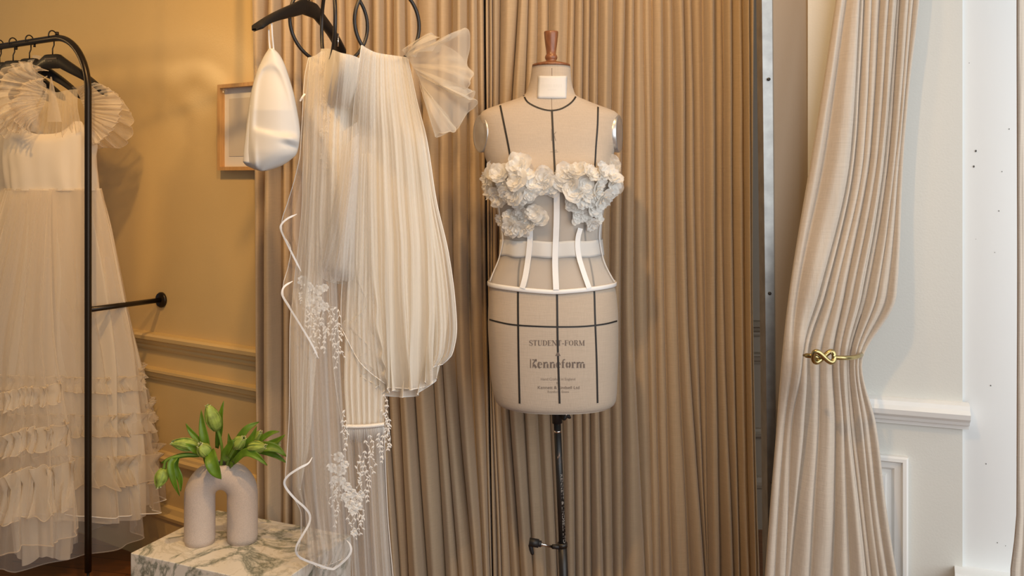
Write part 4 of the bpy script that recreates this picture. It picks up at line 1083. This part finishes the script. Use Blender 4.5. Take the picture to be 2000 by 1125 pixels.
for poly, n, r0, r1, sp_ in (([(958, 324), (985, 316), (1010, 303), (1040, 302), (1062, 314), (1080, 342), (1078, 372), (1045, 382), (1005, 392), (972, 384), (958, 362)], 26, 15, 23, 13),
                       ([(1094, 345), (1112, 320), (1140, 308), (1172, 309), (1196, 328), (1203, 362), (1186, 384), (1150, 392), (1116, 380), (1096, 362)], 26, 15, 22, 13),
                       ([(990, 405), (1020, 398), (1056, 410), (1060, 435), (1030, 445), (1000, 445), (982, 430)], 9, 12, 19, 15),
                       ([(1105, 380), (1170, 385), (1168, 420), (1150, 440), (1118, 432), (1122, 405)], 10, 12, 18, 14)):
    k = 0; tries = 0
    xs = [p[0] for p in poly]; ys = [p[1] for p in poly]; loc_ = []
    while k < n and tries < 4000:
        tries += 1; x, y = rnd.uniform(min(xs), max(xs)), rnd.uniform(min(ys), max(ys))
        if not inside(x, y, poly): continue
        if any(math.hypot(x-a, y-b_) < sp_ for a, b_ in loc_): continue
        loc_.append((x, y)); fl_pts.append((x, y, rnd.uniform(r0, r1))); k += 1
for x, y, r in fl_pts:
    p, n_ = on_corset(x, y, .006+rnd.uniform(0, .012))
    n2 = (n_+Vector((rnd.uniform(-.55, .55), rnd.uniform(-.2, .2), rnd.uniform(-.35, .6)))).normalized()
    o = bpy.data.objects.new('flower', FM[rnd.randrange(7)]); COL.objects.link(o); o.parent = ct
    s_ = 1.08*r*DF/F
    mt = n2.to_track_quat('Z', 'Y').to_matrix().to_4x4() @ Matrix.Rotation(rnd.uniform(0, 6.28), 4, 'Z')
    o.matrix_local = Matrix.Translation(p-OFF[ct.name]) @ mt @ Matrix.Diagonal((s_, s_, s_, 1)); OFF[o.name] = OFF[ct.name]
mb = MB()
for x, y in ((981, 422), (1166, 411), (1152, 437), (1137, 388), (1120, 373), (1002, 442), (988, 452), (1165, 402), (1010, 400), (1146, 420), (1130, 430), (995, 437)):
    p, n_ = on_corset(x, y, .009); mb.lathe([(.0001, .002), (.0014, .0014), (.002, 0), (.0014, -.0014), (.0001, -.002)], p, n_, 10)
mb.build('beads', M['bead'], ct)

# ------------------------------------------------------------------ rail, hoops, hanger and the veils
rl0, rl1 = Vector((-.95, 2.355, 1.835)), Vector((-.05, 2.124, 1.835))
def RLx(X): t = (X-rl0.x)/(rl1.x-rl0.x); return rl0.lerp(rl1, t)
rail = thing('hanging_rail', 'black rail above the hoops, reaching out over the picture top', 'rail', (rl0+rl1)/2)
mb = MB(); mb.tube([rl0, rl1], .009, 14); mb.build('bar', M['rack'], rail)
mb = MB()
for p in (rl0.lerp(rl1, .06), rl0.lerp(rl1, .94)): mb.tube([p, Vector((p.x, p.y, CEIL))], .006, 10)
mb.build('drop_rod', M['rack'], rail)

wh = RLx(-.545)
hg = thing('coat_hanger', 'black contoured coat hanger holding the white satin piece, among the hoops', 'hanger', (wh.x, wh.y, 1.65))
hl = P(511, 47, 2.05); hr = P(681, 100, 2.47)
uu = (hr-hl); uu.z = 0
hc = Vector(((hl.x+hr.x)/2, (hl.y+hr.y)/2, 0)); halfl = uu.length/2
hanger_mesh((hc.x, hc.y), uu, halfl, .10, 1.762, 1.835+.012, hg, M['hanger'], .044)
mb = MB(); p = hr.lerp(hl, .13); p.z = 1.672; mb.tube([p+Vector((0, -.012, .03)), p+Vector((0, -.014, -.006))], .0022, 8); mb.build('clip', M['chrome'], hg)

def hoop(name, cpx, cpy, d, wpx, hpx, turn_r, label, tiltz=0.0):
    c = P(cpx, cpy, d); rz = hpx/2/F*d; rx = wpx/2/F*d; ry = math.sqrt(max(0, rz*rz-rx*rx))
    t = thing(name, label, 'hoop', (c.x, c.y, c.z-rz), 'black hoops on the hanging rail')
    pts = [c+Vector((rx*math.sin(a), turn_r*ry*math.sin(a), rz*math.cos(a))) for a in [2*math.pi*j/72 for j in range(72)]]
    mb = MB(); mb.tube(pts, .0047, 10, closed=True); mb.build('ring', M['black'], t)
    top = c+Vector((0, 0, rz)); rp = RLx(c.x); q = []
    mb = MB(); mb.tube(spline([top, Vector((rp.x, rp.y-.011, 1.826)), Vector((rp.x, rp.y-.002, 1.847)), Vector((rp.x, rp.y+.011, 1.832))], 14), .0022, 8); mb.build('hook', M['black'], t)
    return c, rx, ry*turn_r, rz
hA = hoop('hoop_hanger', 644, 44, 2.29, 131, 164, 1, 'black hoop farthest left, half turned, under the lace veil')
hB = hoop('hoop_hanger', 641, 46, 2.15, 58, 160, -1, 'black hoop turned nearly edge-on between the other two')
hC = hoop('hoop_hanger', 757, 46, 2.175, 115, 150, .8, 'black hoop carrying the full ivory veil with the organza bow')

def drape(L, Rr, top, hem, d, nu=150, nv=70, folds=((9, .010), (23, .004)), belly=.03, seed=0, gather=.3, wig=.02, bowl=0.0, tuck=0.0, Lz=None, flute=None, dtop=None):
    fd = pchip(dtop) if dtop else None
    fz = pchip(Lz) if Lz else None
    fl_, fr_, ft, fh = pchip(L), pchip(Rr), pchip(top), pchip(hem); A = []
    ph = [R(seed*13+k).uniform(0, 6.28) for k in range(len(folds))]
    for i in range(nv):
        v = i/(nv-1); row = []
        for j in range(nu):
            u = j/(nu-1); y0, y1 = ft(u), fh(u); y = y0+(y1-y0)*v
            uu_ = u+wig*nz(u*4+seed, v*1.6, seed)*math.sin(math.pi*u)
            x = fl_(y)+(fr_(y)-fl_(y))*u
            if fz: x += (fz(y)-fl_(y))*max(0, 1-u/.4)**2
            if flute:
                fv = v**flute[2]*math.sin(math.pi*min(1, max(0, u)))**.4
                x += flute[1]*fv*math.sin(2*math.pi*flute[0]*u+seed+1.5*nz(u*3+seed))
            g = gather+(1-gather)*min(1, v*1.3)
            dep = d+belly*((2*u-1)**2)-bowl*math.sin(math.pi*min(1, v))*(1-(2*u-1)**2)
            for k, (n, a) in enumerate(folds):
                a = a*(.60 if n < 12 else (.38 if n < 28 else .25)); dep += a*(g if n < 16 else 1.0)*math.sin(2*math.pi*n*(uu_+.02*nz(u*7+k, v*2+seed))+ph[k])
            if flute: dep += .022*fv*math.cos(2*math.pi*flute[0]*u+seed+1.5*nz(u*3+seed))
            if fd and v < .25: dep += (fd(u)+(d-2.17)*.5-d-belly*((2*u-1)**2))*(1-(v/.25)**2)
            if tuck and v > .9: dep += tuck*((v-.9)/.1)**2
            row.append(list(P(x, y, dep)))
        A.append(row)
    return np.array(A)
def layer(root, name, mat, A, hem=True, left=False, right=False, r=.0011, pm='piping'):
    mb = MB(); mb.grid(A); o = mb.build(name, M[mat], root)
    if hem or left or right:
        mb = MB()
        if hem: edge_tube(mb, A[-1], r, 5)
        if left: edge_tube(mb, A[:, 0], r, 5)
        if right: edge_tube(mb, A[:, -1], r, 5)
        mb.build('piped_edge', M[pm], o)
    return o

# full ivory veil with bow
v3 = thing('veil', 'full ivory tulle veil with an organza bow, gathered over the rightmost hoop', 'veil', P(770, 770, 2.17), 'bridal veils on hoops')
DT3 = [(0, 2.108), (.5, 2.155), (1, 2.20)]
DT2 = [(0, 2.19), (.2, 2.12), (.35, 2.055), (.55, 2.02), (1, 2.09)]
TOP3 = [(0, 88), (.12, 95), (.35, 103), (.7, 108), (1, 112)]
layer(v3, 'back_layer', 'tulle_dense', drape([(90, 708), (150, 700), (250, 691), (400, 685), (520, 678), (650, 684), (780, 700)], [(112, 794), (200, 812), (270, 828), (390, 846), (500, 866), (600, 876), (700, 862), (775, 842)], TOP3, [(0, 700), (.15, 735), (.4, 772), (.6, 776), (.85, 768), (1, 742)], 2.19, folds=((8, .012), (21, .005), (44, .002)), seed=1, belly=.02, flute=(4, 11, 4), dtop=DT3))
layer(v3, 'middle_layer', 'tulle_dense', drape([(90, 707), (150, 699), (250, 689), (400, 683), (520, 681), (650, 690), (780, 712)], [(112, 795), (200, 813), (270, 829), (390, 845), (500, 862), (600, 866), (700, 855), (780, 850)], TOP3, [(0, 640), (.25, 752), (.5, 764), (.75, 752), (1, 738)], 2.175, folds=((7, .012), (19, .005), (37, .0025)), seed=2, belly=.025, flute=(5, 9, 4), dtop=DT3))
layer(v3, 'front_layer', 'tulle', drape([(88, 706), (150, 697), (250, 688), (400, 682), (544, 684), (752, 712)], [(112, 796), (200, 813), (270, 828), (390, 842), (500, 850), (600, 850), (700, 846), (760, 846)], TOP3, [(0, 752), (.25, 768), (.45, 757), (.7, 762), (1, 744)], 2.155, folds=((6, .011), (17, .004), (41, .002)), seed=3, belly=.02, nv=140, flute=(3, 12, 5), dtop=DT3, Lz=[(88, 706), (150, 697), (250, 688), (400, 682), (500, 680), (544, 686), (593, 713), (636, 668), (684, 721), (700, 687), (722, 733), (733, 697), (752, 740)]), left=True)
layer(v3, 'side_layer', 'tulle', drape([(112, 786), (300, 806), (500, 828), (720, 838)], [(112, 796), (200, 815), (270, 833), (390, 852), (500, 877), (590, 889), (640, 892), (690, 884), (718, 858)], [(0, 110), (1, 112)], [(0, 728), (.5, 716), (1, 712)], 2.18, nu=60, folds=((2, .010), (7, .004)), seed=4, belly=.02), right=True)
layer(v3, 'left_layer', 'tulle_thin', drape([(90, 706), (200, 692), (400, 680), (520, 671), (600, 666), (700, 668), (760, 690)], [(95, 735), (300, 735), (600, 745), (760, 760)], [(0, 88), (1, 103)], [(0, 640), (.5, 720), (1, 756)], 2.15, nu=80, folds=((3, .010), (11, .004)), seed=5, belly=.02, dtop=[(0, 2.10), (1, 2.125)]), left=True)
# bow of organza
OUT1 = [(850, 70), (838, 66), (846, 92), (872, 84), (912, 66), (917, 90), (912, 118), (921, 140), (916, 168), (904, 188), (927, 178), (918, 194), (896, 188), (927, 203), (908, 226), (890, 252), (878, 234), (886, 252), (856, 266), (846, 276)]
INN1 = [(790, 108), (795, 112), (800, 120), (806, 130), (812, 140), (818, 152), (822, 165), (826, 178)]
G = fan(INN1, OUT1, 240, 26, 4, .034, 4, 2.165, 2.13, .035, chaos=.15)
mb = MB(); mb.grid(G); edge_tube(mb, G[-1], .0010, 4); o = mb.build('bow', M['organza'], v3)
G = fan([(794, 112), (804, 124), (812, 142), (820, 165)], [(856, 84), (890, 100), (908, 128), (905, 160), (915, 196), (900, 236), (866, 262), (842, 268)], 200, 22, 3, .03, 9, 2.19, 2.18, .025, chaos=.1)
mb = MB(); mb.grid(G); edge_tube(mb, G[-1], .0010, 4); mb.build('bow', M['organza_thin'], v3)
G = fan([(790, 104), (793, 108), (797, 112)], [(786, 98), (806, 82), (836, 66), (849, 70), (848, 88), (830, 104), (812, 114)], 90, 14, 2, .008, 2, 2.17, 2.16, .02)
mb = MB(); mb.grid(G); mb.build('bow_loop', M['organza'], v3)

# lace veil with the comb, over the edge-on hoop
v2 = thing('veil', 'lace-trimmed tulle veil with a comb, looped up over the middle hoop', 'veil', P(670, 1100, 2.2), 'bridal veils on hoops')
TOP2 = [(0, 95), (.15, 95), (.5, 103), (.8, 108), (1, 114)]
layer(v2, 'looped_layer', 'tulle_dense', drape([(95, 627), (200, 612), (350, 597), (440, 590), (490, 593), (520, 597), (553, 604)], [(114, 703), (250, 692), (400, 700), (553, 702)], TOP2, [(0, 492), (.08, 515), (.2, 535), (.4, 550), (.65, 554), (1, 551)], 2.185, folds=((6, .010), (15, .004), (33, .002)), seed=11, belly=.03, bowl=.035, tuck=.02, dtop=DT2), hem=True, r=.0008)
layer(v2, 'looped_layer', 'tulle', drape([(95, 630), (200, 622), (350, 607), (440, 600), (500, 604), (540, 610)], [(114, 703), (250, 690), (400, 698), (545, 700)], TOP2, [(0, 470), (.2, 512), (.5, 538), (1, 542)], 2.165, folds=((5, .010), (13, .004), (29, .002)), seed=12, belly=.03, bowl=.03, tuck=.015, dtop=DT2), hem=False)
for kx in range(3):   # slanting swags of the loop
    o_ = 12*kx
    layer(v2, 'swag', 'tulle_thin', drape([(230, 668+o_), (330, 655+o_), (440, 634+o_), (550, 606+1.6*o_)], [(230, 702), (330, 700), (440, 694), (550, 668+o_)], [(0, 260+2*o_), (1, 235+2*o_)], [(0, 520), (.3, 540), (.7, 550), (1, 546)], 2.135-.006*kx, nu=70, folds=((2, .010), (7, .003)), seed=60+kx, bowl=.02, tuck=.02), hem=False, left=True, r=.0006)
layer(v2, 'long_layer', 'tulle_thin', drape([(400, 610), (600, 592), (800, 590), (1000, 604), (1150, 612)], [(400, 690), (600, 708), (750, 742), (850, 750), (1000, 757), (1150, 770)], [(0, 430), (1, 430)], [(0, 1150), (1, 1150)], 2.215, nu=170, folds=((5, .014), (13, .005)), seed=13, belly=.01), right=True)
layer(v2, 'long_layer', 'tulle_thin', drape([(500, 640), (700, 650), (900, 676), (1150, 690)], [(500, 700), (700, 740), (850, 748), (1000, 755), (1150, 766)], [(0, 520), (1, 520)], [(0, 1150), (1, 1150)], 2.20, nu=110, folds=((4, .012), (11, .004)), seed=14, belly=.01), left=True)
layer(v2, 'comb_panel', 'tulle_dense', drape([(300, 700), (520, 682), (640, 674), (740, 672), (832, 677)], [(300, 745), (520, 752), (700, 753), (830, 750)], [(0, 300), (1, 300)], [(0, 833), (.5, 832), (1, 829)], 2.165, nu=200, folds=((7, .005), (34, .0035)), seed=15, belly=.008, gather=1.0), hem=False)
mb = MB(); kd = 2.155
cp = spline([P(675.5, 833, kd), P(700, 833.5, kd-.006), P(726, 832, kd-.006), P(750, 829, kd)], 40)
mb.tube(cp, .0042, 10)
for i in range(0, 40): mb.tube([cp[i]+Vector((0, 0, .0052)), cp[i]+Vector((0, -.0052, 0)), cp[i]-Vector((0, 0, .0052))], .0011, 5)
cm = mb.build('comb', M['lace'], v2); mb = MB(); rnd = R(8)
for i in range(0, 40):
    p = cp[i]; mb.tube([p, p+Vector((.0005, .001, -.012)), p+Vector((rnd.uniform(-.001, .001), .002, -.030-rnd.uniform(0, .012)))], [.0007, .0006, .0003], 4)
mb.build('teeth', M['piping'], cm)

# lace: corded roses and trailing leaf sprays
def rose(mb, c, r, seed, nd=Vector((0, -1, 0))):
    rnd = R(seed); x_, z_ = Vector((1, 0, 0)), Vector((0, 0, 1))
    pts = []
    for k in range(44):
        t = k/43; a = t*4.2*2*math.pi+seed; rr = r*(.08+.80*t)*(1+.14*math.sin(5*a+seed))
        pts.append(c+x_*(rr*math.cos(a))+z_*(rr*math.sin(a)*.9)+nd*(.0015+.0012*math.sin(a*2)))
    mb.tube(pts, .0010, 4)
    for k in range(7):
        a = 2*math.pi*k/7+rnd.uniform(-.2, .2); q = c+x_*(r*.86*math.cos(a))+z_*(r*.8*math.sin(a)); d_ = (x_*math.cos(a)+z_*math.sin(a)); s_ = d_.cross(nd)
        G = [[list(q+d_*(r*.42*(v-.5))+s_*(r*.34*u*math.sin(math.pi*min(1, .2+.75*v)))+nd*(.0014+.0012*v*v+.0006*math.sin(5*u+k))) for u in (-1, -.5, 0, .5, 1)] for v in (0, .25, .5, .75, 1)]
        mb.grid(np.array(G))
def spray(mb, p0, p1, seed, leaf_l=.0072, step=.012, d=0.0):
    rnd = R(seed); n = max(4, int((p1-p0).length/.006)); pts = []
    sd = Vector((1, 0, 0)); ph = rnd.uniform(0, 6)
    for k in range(n+1):
        t = k/n; pts.append(p0.lerp(p1, t)+sd*(.0045*math.sin(9*t+ph))+Vector((0, -.002*math.sin(5*t+ph), 0)))
    mb.tube(pts, [.0008*(1-.4*k/n) for k in range(n+1)], 4)
    m = max(2, int((p1-p0).length/step))
    for k in range(m+1):
        t = (k+.3)/(m+.6); i = min(n-1, int(t*n)); p = pts[i]; tg = (pts[i+1]-pts[i]).normalized()
        for sg in ((1, -1) if rnd.random() < .45 else (1 if k % 2 else -1,)):
            dr_ = (tg+Vector((sg*rnd.uniform(.55, 1.0), 0, 0))).normalized(); s_ = dr_.cross(Vector((0, -1, 0))).normalized(); l = leaf_l*1.25*rnd.uniform(.7, 1.2); w = l*.21
            q = p+Vector((0, -.0012, 0)); u_ = Vector((0, -.0012, 0))
            mb.poly([q, q+dr_*l*.25+s_*w*.8, q+dr_*l*.5+s_*w, q+dr_*l*.78+s_*w*.6, q+dr_*l, q+dr_*l*.78-s_*w*.6, q+dr_*l*.5-s_*w, q+dr_*l*.25-s_*w*.8, q+dr_*l*.5+u_],
                    [(0, 1, 8), (1, 2, 8), (2, 3, 8), (3, 4, 8), (4, 5, 8), (5, 6, 8), (6, 7, 8), (7, 0, 8)])
def lace(root, roses, sprays, d, mat='lace', seed=0, nm='lace_applique'):
    mb = MB()
    for k, (x, y, r) in enumerate(roses): rose(mb, P(x, y, d+.004*nz(k*1.7)), 1.2*r*d/F, seed+k)
    for k, (x0, y0, x1, y1) in enumerate(sprays): spray(mb, P(x0, y0, d), P(x1, y1, d-.003), seed*31+k)
    return mb.build(nm, M[mat], root)
lace(v2, [(592, 548, 9), (602, 560, 9), (593, 576, 8), (610, 574, 11), (622, 566, 9), (634, 562, 7), (604, 590, 8), (622, 588, 9), (618, 606, 8), (634, 598, 8)],
     [(588, 560, 596, 610), (596, 585, 612, 645), (608, 600, 613, 670), (618, 605, 622, 700), (624, 610, 638, 690), (630, 600, 634, 680), (640, 595, 645, 655), (602, 590, 606, 640), (626, 620, 640, 650), (586, 540, 600, 556), (640, 598, 660, 602), (652, 602, 646, 640), (660, 604, 658, 660), (655, 640, 660, 720), (648, 640, 654, 700), (662, 630, 668, 700), (611, 640, 618, 660), (590, 590, 600, 640)], 2.165, seed=1)
lace(v2, [(662, 892, 9), (650, 913, 8), (665, 918, 10), (674, 906, 7), (655, 936, 7), (668, 938, 7), (678, 950, 8), (688, 962, 8), (697, 976, 10), (684, 984, 9), (676, 970, 8), (690, 996, 8), (705, 966, 7), (700, 990, 7), (692, 1040, 6)],
     [(655, 945, 652, 1010), (660, 950, 657, 1030), (666, 945, 660, 1000), (650, 930, 645, 985), (690, 1000, 686, 1050), (696, 1000, 692, 1055), (702, 995, 704, 1045), (708, 985, 708, 1035), (684, 990, 680, 1025), (670, 800, 677, 880), (674, 820, 672, 870), (704, 960, 706, 900), (700, 955, 702, 890), (712, 880, 722, 980), (708, 900, 718, 960), (716, 860, 728, 925), (724, 850, 732, 910), (744, 850, 745, 905), (738, 845, 748, 895), (645, 890, 668, 890), (640, 905, 652, 925)], 2.15, seed=2)
lace(v2, [], [(752, 770, 757, 840), (755, 790, 760, 862), (750, 800, 758, 875), (754, 815, 762, 880)], 2.16, seed=3)
lace(v2, [(628, 950, 8), (640, 930, 8), (634, 905, 8), (645, 960, 7)], [(630, 900, 624, 960), (636, 920, 630, 1000), (642, 940, 636, 980), (650, 950, 646, 1010), (640, 880, 634, 930)], 2.212, 'organza', seed=4)
lace(v2, [(632, 140, 7), (640, 170, 7), (634, 200, 7), (642, 230, 8), (634, 262, 8), (644, 285, 9), (636, 305, 9), (648, 318, 8), (642, 335, 8)], [(638, 120, 634, 200), (644, 190, 640, 260), (630, 250, 642, 340), (650, 300, 655, 380), (640, 330, 652, 420), (632, 300, 640, 360), (660, 120, 668, 150)], 2.150, 'organza', seed=5)

# long veil edged with satin ribbon, over the left hoop
v1 = thing('veil', 'long sheer veil edged with white satin ribbon, hung from the left hoop', 'veil', P(620, 1110, 2.15), 'bridal veils on hoops')
TOP1 = [(0, 112), (.3, 108), (.7, 100), (1, 100)]
LV1 = [(108, 604), (150, 595), (250, 589), (300, 586), (340, 578), (395, 562), (437, 550), (449, 550), (487, 568), (520, 563), (560, 553), (574, 553), (605, 568), (640, 566), (800, 565), (880, 561), (936, 557), (948, 557), (975, 575), (1004, 588), (1044, 588), (1085, 581), (1118, 640)]
layer(v1, 'sheer_layer', 'tulle_thin', drape([(108, 604), (200, 591), (300, 583), (440, 566), (600, 562), (800, 564), (940, 566), (1118, 600)], [(108, 640), (300, 650), (500, 656), (700, 664), (900, 676), (1040, 684), (1080, 686), (1118, 660)], TOP1, [(0, 1092), (.3, 1108), (.7, 1112), (.85, 1100), (1, 1075)], 2.135, nu=130, nv=140, folds=((4, .008), (11, .003)), seed=21, belly=.015, Lz=LV1), left=True, r=.0008)
layer(v1, 'inner_layer', 'tulle', drape([(108, 606), (250, 594), (400, 590), (560, 574), (640, 568), (750, 569), (850, 575), (954, 585)], [(108, 640), (300, 640), (500, 632), (650, 622), (780, 612), (870, 604), (954, 587)], TOP1, [(0, 956), (1, 956)], 2.16, nu=80, folds=((3, .009), (9, .004)), seed=22), left=True)
layer(v1, 'inner_layer', 'tulle_thin', drape([(112, 606), (250, 594), (400, 590), (560, 576), (800, 578), (1000, 596), (1100, 600)], [(112, 640), (300, 648), (500, 655), (700, 662), (900, 668), (1100, 672)], TOP1, [(0, 1098), (.5, 1104), (1, 1090)], 2.20, nu=110, folds=((5, .010), (13, .004)), seed=23))
def ribbon_edge(pts, w0, d, nm='ribbon_edge'):
    sp = spline([P(x, y, d+e) for x, y, e in pts], 70)
    q = []
    mb = MB(); nr = [Vector((.25*math.sin(i*.12), -1, .15))for i in range(70)]
    mb.ribbon(sp, nr, [w0*d/F*min(1, .25+i/7, .25+(69-i)/7) for i in range(70)], .0006); return mb.build(nm, M['satin_tape'], v1, smooth=False)
ribbon_edge([(580, 418, .01), (560, 428, 0), (549, 440, -.004), (550, 452, -.004), (562, 478, 0), (574, 502, .006), (588, 530, .016)], 3.6, 2.115)
ribbon_edge([(572, 549, .01), (557, 558, 0), (551.5, 568, -.004), (553, 580, -.004), (570, 608, 0), (590, 640, .004), (610, 674, .012), (622, 700, .02)], 3.6, 2.115)
ribbon_edge([(610, 893, .02), (602, 905, .01), (585, 914, 0), (564, 928, -.004), (555.5, 941, -.004), (560, 955, 0), (577, 975, .004), (594, 990, .006), (605, 1005, .008), (604, 1022, .006), (593, 1042, .0), (580, 1065, -.004), (579, 1080, -.004), (590, 1091, -.002), (615, 1101, 0), (646, 1111, .004), (657, 1108, .006), (676, 1092, .006), (685.5, 1077, .008), (684, 1064, .010), (677, 1055, .014)], 4.2, 2.108)
ribbon_edge([(586, 198, 0), (591, 189, -.003), (596, 183, 0)], 3.6, 2.145)

# ------------------------------------------------------------------ white satin piece on the coat hanger
dS = 2.06
sp_ = thing('satin_bow', 'folded white satin bow hanging by a ribbon loop from the coat hanger', 'bow', P(530, 325, dS))
Ls = pchip([(95, 526), (105, 519), (120, 511), (135, 504), (160, 496), (185, 490), (210, 486), (240, 482), (270, 479), (300, 476.5), (316, 476), (322, 480), (328, 492), (332, 502), (334.5, 511)])
Rs = pchip([(95, 534), (105, 544), (120, 553), (135, 559), (160, 567), (185, 574), (210, 579), (240, 584), (262, 586), (280, 584), (300, 579), (312, 567), (322, 552), (328, 538), (332, 525), (334.5, 514)])
def satin_h(x, y, u, v):
    e = max(0, 1-(2*u-1)**2)**.5
    h = .050*e*(.35+.65*min(1, (y-95)/120))*(1-.45*max(0, (y-290)/45)**2)
    # raised rim of the inner fold, an arch open at the foot
    dl_ = pchip([(120, 530), (140, 512), (165, 504), (200, 500), (250, 497), (330, 503)])(y)
    dr_ = pchip([(120, 530), (140, 545), (165, 556), (200, 567), (240, 576), (330, 590)])(y)
    on = 1/(1+math.exp(-(y-132)/4.0))
    rim = math.exp(-((x-dl_+5)/6.0)**2)+.6*math.exp(-((x-dr_-4)/7.0)**2)
    ins = 1/(1+math.exp(-(x-dl_)/3.5))*1/(1+math.exp(-(dr_-x)/3.5))
    h += on*(.005*rim-.006*ins)
    # lower flap lying over it, with one soft crease at the right
    ye = 252+.24*(x-498)
    fl2 = 1/(1+math.exp(-(y-ye)/2.6))*1/(1+math.exp(-(x-497)/2.0))
    h += .009*fl2
    h -= .006*math.exp(-(((x-572)/18)**2+((y-286-.25*(x-572))/5.5)**2))
    h += .009*math.exp(-(((x-570)/15)**2+((y-270-.2*(x-570))/8)**2))
    h += .0025*nz(x*.02, y*.015, 3)
    return h
def satin_sheet(sgn):
    A = []
    for i in range(110):
        v = i/109; y = 95+(334-95)*v; l, r = Ls(y), Rs(y); row = []
        for j in range(90):
            u = j/89; x = l+(r-l)*u
            h = satin_h(x, y, u, v) if sgn > 0 else -.03*max(0, 1-(2*u-1)**2)**.5
            row.append(list(P(x, y, dS-h)))
        A.append(row)
    return np.array(A)
mb = MB(); mb.grid(satin_sheet(1)); mb.build('front_fold', M['satin'], sp_, solid=.0015)
mb = MB(); mb.grid(satin_sheet(-1)); mb.build('back_fold', M['satin'], sp_)
mb = MB(); rr = []
for i in range(30):
    v = i/29; y = 205+112*v; x = Ls(y)+7.5; rr.append([list(P(x+8.5*math.cos(a)*(.6+.4*v), y+1.5*math.sin(a), dS-.018-.011*math.sin(a)*(.6+.4*v))) for a in [2*math.pi*k/24 for k in range(24)]])
mb.grid(np.array(rr), cu=True); mb.build('rolled_edge', M['satin'], sp_, solid=.001)
mb = MB()
for (x0, y0, x1, y1, e) in ((525, 58, 527.5, 97, 0), (530.5, 46, 534.5, 97, -.006)):
    pts = [P(x0, y0, dS-.02+e), P((x0+x1)/2-.5, (y0+y1)/2, dS-.012+e), P(x1, y1, dS-.008)]
    s2 = spline(pts, 14); mb.ribbon(s2, [Vector((.3, -1, 0))]*14, .0036, .0005)
mb.build('ribbon_loop', M['satin_tape'], sp_)
